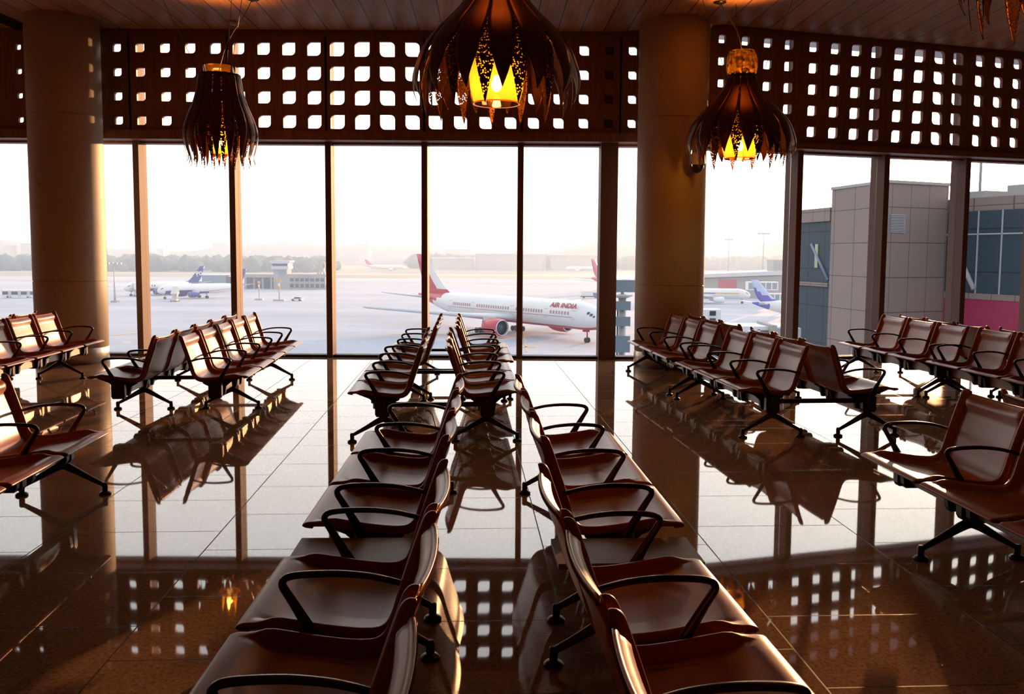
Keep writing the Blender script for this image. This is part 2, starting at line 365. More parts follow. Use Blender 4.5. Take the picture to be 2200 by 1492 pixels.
# mullions and panes, left (straight) part of the facade
ntrim = [1]
def trim(mb, mat, loc=(0, 0, 0), rz=0.0):
    ntrim[0] += 1; return struct('trim_%d' % ntrim[0], mb, mat, loc, rz)
MX = [-5.325 - 1.36 * 4, -5.325 - 1.36 * 3, -5.325 - 1.36 * 2, -5.325 - 1.36, -5.325, -3.972, -2.612, -1.252, 0.108]
HEAD = 3.06
for x in MX:
    trim(MB().box((x - .042, WY - .10, 0), (x + .042, WY + .18, 5.2)), MULL)
trim(MB().box((1.235, WY - .18, 0), (1.475, WY + .18, 5.2)).box((1.245, WY - .20, HEAD - .1), (1.465, WY - .18, 4.5)), MULL)      # wide post
nwin = [0]
def window(mb, loc=(0, 0, 0), rz=0.0):
    nwin[0] += 1; return struct('window_%d' % nwin[0], mb, PANE, loc, rz)
xs = MX + [1.235]
for a, b in zip(xs, xs[1:]):
    window(MB().box((a + .042, WY + .06, .02), (b - .042 if b != 1.235 else b, WY + .075, 5.2)))
window(MB().box((1.475, WY + .06, .02), (RX0 + .1, WY + .075, 5.2)))
trim(MB().box((-13, WY - .06, 0), (RX0, WY + .12, .035)), BLACK)                     # sill
trim(MB().box((-13, WY - .30, HEAD), (RX0 + .05, WY + .16, 3.185)).box((-13, WY - .02, HEAD - .03), (RX0, WY + .16, HEAD)), SCREEN)   # head beam
# right part
RMX = [2.62, 4.017, 5.412, 6.807, 8.20, 9.6, 11.0]
RD = Vector((math.cos(RANG), math.sin(RANG), 0))
HEADR = 2.975
for x in RMX[1:]:
    trim(MB().box((-.045, -.10, 0), (.045, .20, 5.2)), MULL, (x, rwall(x), 0), RANG)
L = 1.395 / math.cos(RANG)
for x in RMX[:-1]:
    window(MB().box((.045 if x > 3 else -.17, .06, .02), (L - .045, .075, 5.2)), (x, rwall(x), 0), RANG)
LT = (12.5 - RX0) / math.cos(RANG)
trim(MB().box((0, -.06, 0), (LT, .12, .035)), BLACK, (RX0, RY0, 0), RANG)
trim(MB().box((-.1, -.30, HEADR), (LT, .16, 3.055)).box((0, -.02, HEADR - .03), (LT, .16, HEADR)), SCREEN, (RX0, RY0, 0), RANG)
trim(MB().box((-.1, .35, 4.84), (LT, 1.55, 5.2)), LGREY, (RX0, RY0, 0), RANG)      # outside soffit
trim(MB().box((RX0 - .06, RY0, 0), (RX0 + .06, WY, 5.2)), MULL)                       # return between the two facades
trim(MB().box((-13, 12.42, ZC + .13), (2.5, 12.45, 5.2)), BLACK)                              # black strip painted as the shade of the gap over the screen

# perforated screens
def leaf(cx, cz, s, flip):
    """leaf-shaped hole, 28 points counter-clockwise from the lower left corner; two opposite corners round"""
    h = s / 2; r = s * .34; pts = []
    def corner(x, z, rnd, a0):
        out = []
        for i in range(7):
            if rnd:
                a = a0 + math.pi / 2 * i / 6
                out.append((x - math.copysign(r, x) + r * math.cos(a), z - math.copysign(r, z) + r * math.sin(a)))
            else:
                rr = s * .05; a = a0 + math.pi / 2 * i / 6
                out.append((x - math.copysign(rr, x) + rr * math.cos(a), z - math.copysign(rr, z) + rr * math.sin(a)))
        return out
    a, b = (True, False) if flip else (False, True)       # flip: lower-left and upper-right round
    pts += corner(-h, -h, a, math.pi); pts += corner(h, -h, b, 1.5 * math.pi); pts += corner(h, h, a, 0); pts += corner(-h, h, b, .5 * math.pi)
    return [(cx + x, cz + z) for x, z in pts]
def screen(xs, zs, size_of, flip_of, x0, x1, z0, z1, th=.05):
    """one panel in local (x, z); thickness in y"""
    mb = MB()
    px, pz = (xs[1] - xs[0]) / 2, (zs[1] - zs[0]) / 2
    bx = [xs[0] - px] + [(a + b) / 2 for a, b in zip(xs, xs[1:])] + [xs[-1] + px]; bz = [zs[0] - pz] + [(a + b) / 2 for a, b in zip(zs, zs[1:])] + [zs[-1] + pz]
    for (a, b, c, d) in ((x0, x1, bz[-1], z1), (x0, x1, z0, bz[0]), (x0, bx[0], bz[0], bz[-1]), (bx[-1], x1, bz[0], bz[-1])):
        if b > a and d > c: mb.box((a, 0, c), (b, th, d))
    for i, cx in enumerate(xs):
        for j, cz in enumerate(zs):
            a, b, c, d = bx[i], bx[i + 1], bz[j], bz[j + 1]; H = leaf(cx, cz, size_of(cx), flip_of(cx)); n = len(H)
            O = []
            for (x, z) in H:
                dx, dz = x - cx, z - cz
                t = min([(b - cx) / dx if dx > 1e-9 else 1e9, (a - cx) / dx if dx < -1e-9 else 1e9, (d - cz) / dz if dz > 1e-9 else 1e9, (c - cz) / dz if dz < -1e-9 else 1e9])
                O.append((cx + dx * t, cz + dz * t))
            # make sure the cell corners are hit: snap nearest outer point to each corner
            for (qx, qz) in ((a, c), (b, c), (b, d), (a, d)):
                kk = min(range(n), key=lambda q: (O[q][0] - qx) ** 2 + (O[q][1] - qz) ** 2); O[kk] = (qx, qz)
            base = len(mb.v)
            for y in (0, th):
                mb.v += [(x, y, z) for x, z in H] + [(x, y, z) for x, z in O]
            for q in range(n):
                r = (q + 1) % n
                mb.quadface([base + q, base + r, base + n + r, base + n + q]); o2 = base + 2 * n
                mb.quadface([o2 + q, o2 + n + q, o2 + n + r, o2 + r]); mb.quadface([base + q, o2 + q, o2 + r, base + r], 0, False)
    return mb
SY = 12.47
ZR = [3.315, 3.645, 3.975, 4.305]
szm = lambda off: (lambda x: .21 - .0275 * abs(x + off + 1.9))
main_labels = {
    -3: 'brown perforated screen panel left of the left column',
    -4: None,
    -2: 'brown perforated screen panel with small leaf holes, touching the left column',
    -1: 'brown perforated screen panel behind the narrow pendant lamp',
    0: 'brown perforated screen panel just right of the narrow pendant lamp',
    1: 'brown perforated screen panel with the largest leaf holes, left of the big pendant',
    2: 'brown perforated screen panel behind the left half of the big central pendant',
    3: 'brown perforated screen panel between the big central pendant and the wide post'}
seam = lambda q: -2.605 + 1.36 * (q - 1)
def add_screen(xs, zs, so, fo, x0, x1, z0, z1, label, loc, rz=0.0):
    if label is None: return trim(screen(xs, zs, so, fo, x0, x1, z0, z1), SCREEN, loc, rz)
    o = part('perforated_screen', screen(xs, zs, so, fo, x0, x1, z0, z1), SCREEN, None, loc, rz)
    tag(o, label, 'screen panel', 'perforated screens above the windows'); return o
for q, lab in main_labels.items():
    X = seam(q); cols = [.165 + .347 * j for j in range(4)]
    add_screen(cols, ZR, szm(X), (lambda x, X=X: x + X > -1.9), .001, 1.359, 3.185, 5.15, lab, (X, SY, 0))
X = 1.475
add_screen([.17, .52, .87], ZR, szm(X), (lambda x: True), .0, 1.14, 3.185, 5.15, 'narrow brown perforated panel between the wide post and the right column', (X, SY, 0))
# solid strip of screen over the wide post
ZRR = [3.224 + .2895 * q for q in range(5)]
rl = ['brown perforated panel directly right of the right column, partly behind a pendant lamp', 'second brown five-row perforated panel right of the right column',
      'brown five-row perforated panel with the largest holes, left of the low sun', 'brown five-row perforated panel at the right edge, right of the low sun', None, None]
for i in range(6):
    sx = -.10 + 1.4225 * i; ox = 2.62 + sx * math.cos(RANG); cols = [.207, .559, .903, 1.235]
    so = lambda q, ox=ox: max(.1, .185 - .024 * abs(ox + q * .957 - 5.9)); fo = lambda q, ox=ox: ox + q * .957 > 6.0
    add_screen(cols, ZRR, so, fo, .045 if i == 0 else .001, 1.4215, 3.06, 5.15, rl[i], (ox + .22 * math.sin(RANG), rwall(2.62) + sx * math.sin(RANG) - .22 * math.cos(RANG), 0), RANG)

# columns
def column(n, x, y, r):
    prof = [(r, 0.0)]
    for z in (1.10, 3.28): prof += [(r, z - .03), (r, z - .0061), (r, z - .006), (r - .012, z - .003), (r - .012, z + .003), (r, z + .006), (r, z + .0061), (r, z + .03)]
    prof += [(r, 5.2)]
    mb = MB().lathe([(r - .006, .20)] + prof[1:], 64)
    o = thing('column', n, 'column', (x, y, 0))
    part('shaft', mb, PILLAR, o); part('kick_plate', MB().lathe([(r, 0), (r, .205), (r - .01, .212)], 64), STEEL, o, label='brushed steel kick plate')
    return o
c1 = column('thick round beige column on the left with a sunlit right edge', -5.965, 11.95, .455)
c2 = column('thick round beige column right of the middle, in shadow', 2.12, 11.95, .46)
sw = part('wall_plate', MB().box((-.035, -.012, -.04), (.035, .012, .04)).box((-.012, -.018, -.018), (.012, -.01, .018)), WHITEP, None, (-6.16, 11.535, 2.38), -.42)
tag(sw, 'small square plate fixed to the left column', 'wall plate')
dc = thing('dome_camera', 'white dome security camera on the right column behind the wide pendant', 'security camera', (2.34, 11.44, 2.60))
part('bracket', MB().tube([(0, .05, .36), (0, -.02, .38), (0, -.07, .33), (0, -.07, .2)], .03), WHITEP, dc)
part('housing', MB().lathe([(.06, .2), (.095, .17), (.10, .06), (.095, .04)], 24, (0, -.07, 0)), WHITEP, dc)
part('dome', MB().lathe([(.085, .045), (.08, 0), (.055, -.04), (.02, -.06), (.004, -.062)], 24, (0, -.07, 0)), BLACK, dc, label='dark smoked dome')

# ceiling details
def on_ceiling(px, py):
    d = ray(px, py); t = (ZC - EYE) / d.z; return Vector((0, 0, EYE)) + d * t
p = on_ceiling(500, 46)
sd = part('smoke_detector', MB().lathe([(.055, 0), (.055, -.02), (.04, -.045), (.015, -.05)], 24), WHITEP, None, p); tag(sd, 'round smoke detector on the plank ceiling above the narrow pendant', 'smoke detector')
p1 = on_ceiling(0, 38); p2 = on_ceiling(80, 72); dd = (p2 - p1); v = thing('ceiling_vent', 'long dark slotted air vent in the ceiling at the upper left', 'air vent', (p1 + dd * .5))
v.rotation_euler = (0, 0, math.atan2(dd.y, dd.x))
part('frame', MB().box((-1.6, -.14, -.012), (1.6, -.12, 0)).box((-1.6, .12, -.012), (1.6, .14, 0)), DARK, v)
for q in range(6): part('slat', MB().box((-1.6, -.11 + .04 * q, -.016), (1.6, -.092 + .04 * q, 0)), BLACK, v)

# ------------------------------------------------------------------ seats
MOD = 0.645
PROF = [(.245, .374), (.272, .377), (.287, .386), (.279, .396), (.252, .402), (.18, .400), (.10, .388), (.02, .375), (-.06, .366), (-.115, .365), (-.150, .372), (-.176, .393), (-.195, .43), (-.215, .50), (-.240, .58), (-.265, .66), (-.286, .722), (-.293, .739), (-.300, .746), (-.307, .745)]
def seat_meshes():
    pts = catmull([(u, z, 0) for u, z in PROF], 58); n = len(pts)
    T = []; Ls = [0.0]
    for i in range(n):
        t = (pts[min(i + 1, n - 1)] - pts[max(i - 1, 0)]).normalized(); T.append((t.y, -t.x))
        if i: Ls.append(Ls[-1] + (pts[i] - pts[i - 1]).length)
    tot = Ls[-1]
    HW = .299
    half = [0, .04, .09, .14, .18, .21, .235, .248, .256, .262, .268, .274, .280, .286, .291, .296, .299]
    ws = [-w for w in reversed(half[1:])] + half
    isp = min(range(n), key=lambda i: abs(pts[i].x + .168) + abs(pts[i].y - .384))
    def off(i, w):
        dF, dT = Ls[i] - .06, tot - Ls[i] - .035; dw = HW - abs(w)
        act = sstep(.05, .12, dF)
        rim = .019 * max(0.0, 1 - ((dw - .017) / .021) ** 2) * act
        groove = -.010 * max(0.0, 1 - ((dw - .046) / .012) ** 2) * act
        top = .014 * max(0.0, 1 - ((dT - .022) / .03) ** 2) * sstep(.03, .06, dw)
        padw = max(0.0, 1 - (w / .262) ** 2)
        along = sstep(.02, .2, dF) * sstep(.045, .16, dT)
        pad = -(.022 if i < isp else .011) * padw * along
        padedge = -.013 * sstep(.036, .046, dw) * act * sstep(.05, .07, dT)
        edge = -.010 * (1 - min(1, dw / .006)) ** 2
        return rim + groove + top + pad + padedge + edge
    top, bot = [], []
    for i in range(n):
        g = sstep(.22, 0.0, tot - Ls[i]); rt_, rb_ = [], []
        for w in ws:
            o = off(i, w); sc = (1 - (w / HW) ** 2)
            du, dz = -.026 * sc * g, -.010 * sc * g
            u, z = pts[i].x + T[i][0] * o + du, pts[i].y + T[i][1] * o + dz
            rt_.append((u, w, z)); th = .015 if HW - abs(w) > .004 else .010
            rb_.append((u - T[i][0] * (th + o * .6 + .004), w, z - T[i][1] * (th + o * .6 + .004)))
        top.append(rt_); bot.append(rb_)
    nw = len(ws); V = [p for r in top for p in r] + [p for r in bot for p in r]; B = n * nw
    FA, FB = [], []
    for i in range(n - 1):
        dst = FA if i < isp else FB
        for j in range(nw - 1):
            a = i * nw + j; dst.append((a, a + 1, a + nw + 1, a + nw)); dst.append((B + a, B + a + nw, B + a + nw + 1, B + a + 1))
        a = i * nw; dst.append((a, a + nw, B + a + nw, B + a)); a = i * nw + nw - 1; dst.append((a, B + a, B + a + nw, a + nw))
    for j in range(nw - 1):
        FA.append((j, B + j, B + j + 1, j + 1)); a = (n - 1) * nw + j; FB.append((a, a + 1, B + a + 1, B + a))
    full = bpy.data.meshes.new('full'); full.from_pydata(V, [], FA + FB); full.update()
    bm = bmesh.new(); bm.from_mesh(full); bmesh.ops.recalc_face_normals(bm, faces=bm.faces); bm.to_mesh(full); bm.free()
    N = [tuple(v.normal) for v in full.vertices]; polys = [tuple(p.vertices) for p in full.polygons]
    res = []
    for nm, rng in (('seat', range(0, len(FA))), ('backrest', range(len(FA), len(FA) + len(FB)))):
        used = sorted({v for f in rng for v in polys[f]}); mp = {v: i for i, v in enumerate(used)}
        me = bpy.data.meshes.new(nm); me.from_pydata([V[v] for v in used], [], [tuple(mp[v] for v in polys[f]) for f in rng]); me.materials.append(LEATHER)
        me.polygons.foreach_set('use_smooth', [True] * len(me.polygons)); me.update()
        me.normals_split_custom_set_from_vertices([N[v] for v in used]); res.append(me)
    bpy.data.meshes.remove(full)
    return res
SEAT_ME, BACK_ME = seat_meshes()

def arm_mesh():
    key = [((.015, .285), .013, .034), ((.035, .335), .013, .030), ((.055, .385), .012, .021), ((.085, .44), .011, .016), ((.118, .495), .012, .0135), ((.137, .527), .0135, .0125), ((.134, .545), .0145, .0115), ((.112, .556), .0155, .0105),
           ((.06, .562), .016, .010), ((-.03, .564), .016, .0095), ((-.12, .556), .015, .009), ((-.18, .543), .013, .009), ((-.225, .530), .011, .009)]
    P = catmull([(k[0][0], 0, k[0][1]) for k in key], 44); Sz = catmull([(k[1], k[2], 0) for k in key], 44)
    return MB().sweep(P, [(s.x, s.y) for s in Sz], 12).mesh('armrest', ARM)
ARM_ME = arm_mesh()
def ped_mesh():
    mb = MB()
    mb.sweep([(0, 0, .33), (0, 0, .27), (0, 0, .21), (0, 0, .165)], [(.030, .036), (.028, .029), (.027, .030), (.025, .045)], 12, Vector((0, 1, 0)))
    for s in (1, -1):
        P = catmull([(s * .005, 0, .185), (s * .05, 0, .165), (s * .15, 0, .108), (s * .245, 0, .056)], 10); Z = catmull([(.024, .026, 0), (.023, .023, 0), (.018, .017, 0), (.014, .013, 0)], 10)
        mb.sweep(P, [(q.x, q.y) for q in Z], 12); mb.lathe([(.015, .018), (.0165, .03), (.0165, .066), (.010, .074)], 14, (s * .247, 0, 0))
    return mb.mesh('pedestal', DARK)
PED_ME = ped_mesh()
GLIDE_ME = MB().lathe([(.036, 0), (.037, .008), (.030, .016), (.016, .021), (.012, .032)], 20).mesh('glide', DARK)
def bracket_mesh():
    poly = [(.225, .377), (.20, .378), (.10, .366), (0, .351), (-.09, .343), (-.13, .345), (-.12, .322), (-.075, .30), (-.062, .25), (-.055, .218), (.060, .218), (.072, .24), (.080, .30), (.12, .335), (.19, .362)]
    return MB().prism(poly, -.018, .018, 0, lambda a, b, z: (a, z, b)).mesh('bracket', DARK)
BRK_ME = bracket_mesh()
ABR_ME = MB().prism([(-.05, .335), (-.052, .235), (-.045, .205), (.052, .205), (.064, .225), (.064, .335)], -.024, .024, 0, lambda a, b, z: (a, z, b)).mesh('arm_bracket', DARK)

BENCH_GROUP = 'brown leather seat benches in the hall'
def bench(label, X, Y, head, segs, rows, peds, group=BENCH_GROUP, links=True, skip=()):
    """segs: ('s', n) seats or ('t', width) table along the row from the near end; rows: (lateral offset, facing +1/-1)"""
    o = thing('tandem_bench', label, 'bench', (X, Y, 0), -math.atan(head), group)
    for (bx, face) in rows:
        rz = 0.0 if face > 0 else math.pi; a = 0.0
        for kind, n in segs:
            if kind == 's':
                for i in range(n):
                    c = a + (i + .5) * MOD
                    place('seat', SEAT_ME, o, (bx, c, 0), rz); place('backrest', BACK_ME, o, (bx, c, 0), rz)
                    for w in (-.225, .225): place('bracket', BRK_ME, o, (bx, c + w, 0), rz)
                for i in range(n + 1):
                    q = place('armrest', ARM_ME, o, (bx, a + i * MOD, 0), rz); place('arm_bracket', ABR_ME, q)
                a += n * MOD
            else:
                part('table_top', MB().box((-.275, a + .035, .335), (.275, a + n - .035, .357)), TABLE, o, (bx, 0, 0), label='brown laminate table top')
                a += n
        part('beam', MB().box((bx - .035, (.06 if segs[0][0] == 't' else -.015), .24), (bx + .04, a + .015, .328)), BEAM, o, label='grey metal beam')
        for p in peds:
            q = place('pedestal', PED_ME, o, (bx, p, 0), rz)
            for s in (1, -1): place('glide', GLIDE_ME, q, (s * .247, 0, 0))
    if links and len(rows) > 1:
        x0, x1 = sorted(r[0] for r in rows)
        for p in peds: part('crossbar', MB().box((x0, p - .02, .285), (x1, p + .02, .318)), DARK, o)
    return o
D3 = 3 * MOD
PAIR = [(-.41, -1), (.41, 1)]
h = -.063
bench('back-to-back bench of six seats in the middle aisle, the nearer of the two linked pairs', -.608, 6.97, h, [('s', 3)], PAIR, [0, D3])
bench('back-to-back bench of six seats in the middle aisle nearest the window', -.671, 9.03, -.05, [('s', 3)], PAIR, [0, D3])
T1 = .36
bench('foreground bench left of the aisle, facing left, with a table at its near end', -.565 + .029 * T1, 3.515 - T1, -.029, [('t', T1), ('s', 3)], [(0, -1)], [T1, T1 + D3])
bench('nearest bench on the left of the centre aisle, cut by the bottom edge', -.542 + .02 * D3, 3.165 - D3, -.02, [('s', 3)], [(0, -1)], [0, D3])
bench('foreground bench right of the aisle, facing right, with a table at its near end', .435 + .053 * T1, 3.53 - T1, -.053, [('t', T1), ('s', 3)], [(0, 1)], [T1, T1 + D3])
bench('nearest bench on the right of the centre aisle, cut by the bottom edge', .405 + .085 * D3, 3.15 - D3, -.085, [('s', 3)], [(0, 1)], [0, D3])
bench('back-to-back bench of ten sunlit seats left of the middle, two windows from the left column', -3.045, 7.75, -.081, [('s', 5)], PAIR, [MOD, 4 * MOD])
bench('back-to-back bench with sunlit seats in front of the left column', -5.085 - .41 - .0, 7.73, -.088, [('s', 5)], PAIR, [MOD, 4 * MOD])
bench('bench at the left edge in the foreground, facing right', -2.76 + .085 * D3, 5.36 - D3, -.085, [('s', 3)], [(0, 1)], [0, D3])
T2 = .28
bench('long back-to-back bench of twelve brown seats in front of the right column', 2.565, 7.27, -.098, [('s', 3), ('t', T2), ('s', 3)], PAIR, [0, D3, D3 + T2, 2 * D3 + T2])
bench('back-to-back bench of six seats by the right windows, under the magenta building', 4.60 + .41, 9.44, -.07, [('s', 3)], PAIR, [0, D3])
bench('back-to-back bench of six seats at the right edge, middle distance', 4.667 + .41 + .07 * D3, 9.40 - D3, -.07, [('s', 3)], PAIR, [0, D3])
bench('back-to-back bench at the right edge in the foreground with orange-lit seats', 2.28 + .41 + .055 * 4 * MOD, 4.32 - 4 * MOD, -.055, [('s', 5)], PAIR, [MOD, 4 * MOD])

# ------------------------------------------------------------------ pendant lamps
def petal_mesh(prof, N, tip0, cover, mat, name, th=.004):
    P = catmull([(r, z, 0) for r, z in prof], 26); n = len(P); mb = MB(); K = 7; V = []
    for layer in (0, 1):
        for i, p in enumerate(P):
            t = i / (n - 1); ha = math.pi / N * cover
            if t > tip0: ha *= max(0.02, 1 - ((t - tip0) / (1 - tip0)) ** 1.1)
            if t < .05: ha *= .6 + .4 * t / .05
            for j in range(K):
                s = -1 + 2 * j / (K - 1); a = s * ha; r = p.x - layer * th - .012 * (s * s) * min(1, t * 3) * 0
                V.append((r * math.cos(a), r * math.sin(a), p.y))
    mb.v = V; B = n * K
    for i in range(n - 1):
        for j in range(K - 1):
            a = i * K + j; mb.quadface((a, a + 1, a + K + 1, a + K), 0, True); mb.quadface((B + a, B + a + K, B + a + K + 1, B + a + 1), 0, True)
        a = i * K; mb.quadface((a, a + K, B + a + K, B + a)); a = i * K + K - 1; mb.quadface((a, B + a, B + a + K, a + K))
    for j in range(K - 1): mb.quadface((j, B + j, B + j + 1, j + 1)); a = (n - 1) * K + j; mb.quadface((a, a + 1, B + a + 1, B + a))
    return mb.mesh(name, mat)
WIDE = [(.165, 3.60), (.175, 3.53), (.215, 3.43), (.32, 3.30), (.46, 3.16), (.565, 3.02), (.615, 2.89), (.635, 2.80), (.63, 2.72), (.605, 2.65)]
WIDE_IN = [(.150, 3.56), (.16, 3.50), (.20, 3.40), (.29, 3.27), (.42, 3.13), (.52, 2.99), (.565, 2.86), (.58, 2.76), (.575, 2.65), (.56, 2.55)]
NARW = [(.235, 3.56), (.25, 3.48), (.27, 3.36), (.31, 3.22), (.375, 3.07), (.42, 2.93), (.425, 2.82), (.40, 2.70), (.375, 2.61), (.395, 2.53)]
NARW_IN = [(.215, 3.54), (.23, 3.46), (.25, 3.34), (.285, 3.20), (.345, 3.05), (.385, 2.91), (.39, 2.80), (.365, 2.68), (.335, 2.58), (.34, 2.49)]
WN, NN = 15, 17
ME_W = petal_mesh(WIDE, WN, .45, .97, PETAL, 'petal'); ME_WI = petal_mesh(WIDE_IN, WN, .55, .78, PERF, 'perforated_petal')
ME_N = petal_mesh(NARW, NN, .45, .93, PETAL, 'petal'); ME_NI = petal_mesh(NARW_IN, NN, .55, .75, PERF, 'perforated_petal')
def shell(prof, th=.006):
    mb = MB().lathe(prof, 40, cap=False); r, z = prof[-1]
    return mb.lathe([(r - .006, z), (r + .006, z - .004), (r + .006, z + .006), (r - .006, z + .006), (r - .006, z)], 40, cap=False)
def pendant(label, X, Y, kind, spin, cord_to=None, anchors=(), power=1.0, dz=0.0):
    o = thing('pendant_lamp', label, 'pendant lamp', (X, Y, dz), 0.0, 'petal pendant lamps')
    N, A, Bm = (WN, ME_W, ME_WI) if kind == 'wide' else (NN, ME_N, ME_NI)
    for i in range(N):
        place('petal', A, o, (0, 0, 0), spin + 2 * math.pi * i / N)
        place('perforated_petal', Bm, o, (0, 0, 0), spin + 2 * math.pi * (i + .5) / N, 'perforated bronze petal')
    if kind == 'wide':
        g = shell([(.10, 3.875), (.145, 3.865), (.172, 3.80), (.18, 3.70), (.168, 3.60), (.150, 3.50), (.145, 3.3), (.175, 3.1), (.205, 2.95), (.212, 2.85), (.20, 2.74), (.172, 2.63)])
        part('diffuser_tube', MB().lathe([(.115, 3.52), (.118, 3.78), (.10, 3.79)], 32, cap=False), PERF, o)
        part('ring', MB().lathe([(.158, 3.585), (.172, 3.585), (.172, 3.56), (.158, 3.56), (.158, 3.585)], 40, cap=False), DARK, o); zt, zr, rr = 3.87, 3.5, .2
    else:
        g = shell([(.185, 3.65), (.178, 3.60), (.165, 3.53), (.135, 3.4), (.125, 3.2), (.14, 3.0), (.15, 2.88), (.14, 2.74), (.118, 2.635)])
        part('ring', MB().lathe([(.172, 3.56), (.24, 3.555), (.24, 3.53), (.172, 3.53), (.172, 3.56)], 40, cap=False), DARK, o); zt, zr, rr = 3.62, 3.53, .22
    part('glass_shade', g, AMBER, o, label='amber glass shade')
    part('bulb', MB().lathe([(.004, 2.72), (.03, 2.735), (.04, 2.77), (.03, 2.81), (.018, 2.84)], 20), BULB, o, label='glowing bulb')
    part('lamp_holder', MB().lathe([(.022, 2.84), (.024, 2.94), (.012, 2.95), (.006, zt)], 16), DARK, o)
    top = ZC - dz
    for i, (ax, ay) in enumerate(anchors):
        a = math.atan2(ay, ax); part('suspension_wire', MB().tube([(rr * math.cos(a), rr * math.sin(a), zr), (ax, ay, top)], .0035, 6), DARK, o)
    if cord_to:
        cx, cy = cord_to
        part('cord', MB().tube(catmull([(0, 0, zt), (cx * .25, cy * .2, zt + (top - zt) * .35), (cx * .75, cy * .7, zt + (top - zt) * .75), (cx, cy, top)], 10), .005, 6), DARK, o)
        part('ceiling_canopy', MB().lathe([(.075, top), (.075, top - .012), (.02, top - .03), (.006, top - .04)], 20, (cx, cy, 0)), DARK, o)
    l = bpy.data.lights.new('lamp_light', 'POINT'); l.energy = 4.5 * power; l.color = (1.0, 0.42, 0.08); l.shadow_soft_size = .04
    lo = bpy.data.objects.new('lamp_light', l); COL.objects.link(lo); lo.parent = o; lo.location = (0, 0, 2.76)
    l = bpy.data.lights.new('lamp_uplight', 'SPOT'); l.energy = 90.0 * power; l.color = (1.0, 0.36, 0.06); l.shadow_soft_size = .06; l.spot_size = math.radians(100); l.spot_blend = .8
    lo = bpy.data.objects.new('lamp_uplight', l); COL.objects.link(lo); lo.parent = o; lo.location = (0, 0, zt + .03); lo.rotation_euler = (math.pi, 0, 0)
    l = bpy.data.lights.new('lamp_light', 'POINT'); l.energy = 5.0 * power; l.color = (1.0, 0.45, 0.1); l.shadow_soft_size = .03
    lo = bpy.data.objects.new('lamp_light', l); COL.objects.link(lo); lo.parent = o; lo.location = (0, 0, zt - .27)
    return o
pendant('narrow petal pendant lamp with a drooping bronze shade, hanging on the left', -3.425, 10.5, 'narrow', .1, (.27, .45), [(-.62, -.35), (.42, -.35), (.0, .5)])
pendant('largest petal pendant lamp, hanging in the upper middle and cut by the top edge', -.128, 6.8, 'wide', .19, None, [(-.6, .2), (.6, .2), (0, -.6)])
pendant('wide petal pendant lamp hanging beside the right column', 2.655, 10.5, 'wide', .0, (-.17, .45), [(-.6, -.3), (.55, -.3), (0.05, .55)])
pendant('petal pendant lamp at the upper right corner, only dark petal tips in view', 2.62, 3.95, 'wide', .35, None, [(-.6, 0), (.6, 0), (0, -.6)], 0.3)

# ------------------------------------------------------------------ outdoors
GZ = -17.3
def gnd(px, py):
    d = ray(px, py); t = (GZ - EYE) / d.z; return Vector((0, 0, EYE)) + d * t
ap = struct('apron', MB().prism([(-1200, 14.5), (1200, 14.5), (2600, 3000), (-2600, 3000)], GZ - 1, GZ), APRON)
gr = struct('airfield_grass', MB().prism([(-900, 640), (900, 700), (1500, 1300), (-1500, 1300)], GZ, GZ + .06), GRASS)
for i, (y0, y1, x0, x1) in enumerate(((560, 585, -700, 60), (760, 800, -900, 900))):
    struct('taxiway', MB().box((x0, y0, GZ), (x1, y1, GZ + .09)), CONC)
# painted markings on the apron
def mark(pts, w, label):
    mb = MB(); P = [gnd(*p) for p in pts]
    for a, b in zip(P, P[1:]):
        d = (b - a).normalized(); n = Vector((-d.y, d.x, 0)) * w / 2
        mb.prism([(a + n).xy[:], (b + n).xy[:], (b - n).xy[:], (a - n).xy[:]], GZ + .02, GZ + .05)
    o = part('apron_marking', mb, YELLOW); tag(o, label, 'ground marking'); return o
mark([(840, 718), (955, 718)], 2.2, 'orange painted bar on the apron behind the centre seats')
mark([(1118, 746), (1150, 746)], 1.6, 'short orange bar on the apron left of the nose wheel')
mark([(1118, 652), (1122, 700), (1132, 757)], .35, 'dark yellow lead-in line running towards the terminal')
mark([(238, 722), (300, 716)], .9, 'pale painted line on the apron right of the left column')
mark([(788, 633), (815, 633)], 1.6, 'faint orange bar left of the red tailed airliner')
mark([(840, 622), (880, 622)], 1.8, 'faint orange bar behind the red tail')

def haze():
    m = bpy.data.materials.new('morning_haze'); m.use_nodes = True; k = NT(m.node_tree); k.n.clear()
    s = k.add('ShaderNodeVolumeScatter'); s.inputs['Color'].default_value = (0.55, 0.74, 1.0, 1); s.inputs['Density'].default_value = 0.00072; s.inputs['Anisotropy'].default_value = 0.35
    o = k.add('ShaderNodeOutputMaterial'); k.link(s.outputs[0], o.inputs['Volume'])
    return m
try:
    HAZE = haze()
except Exception:
    HAZE = bpy.data.materials['morning_haze']
hz = struct('haze', MB().prism([(-260, 130), (260, 130), (2600, 2990), (-2600, 2990)], GZ + .2, GZ + 62), HAZE); hz['kind'] = 'stuff'; tag(hz, 'pale morning haze over the airfield', 'haze')

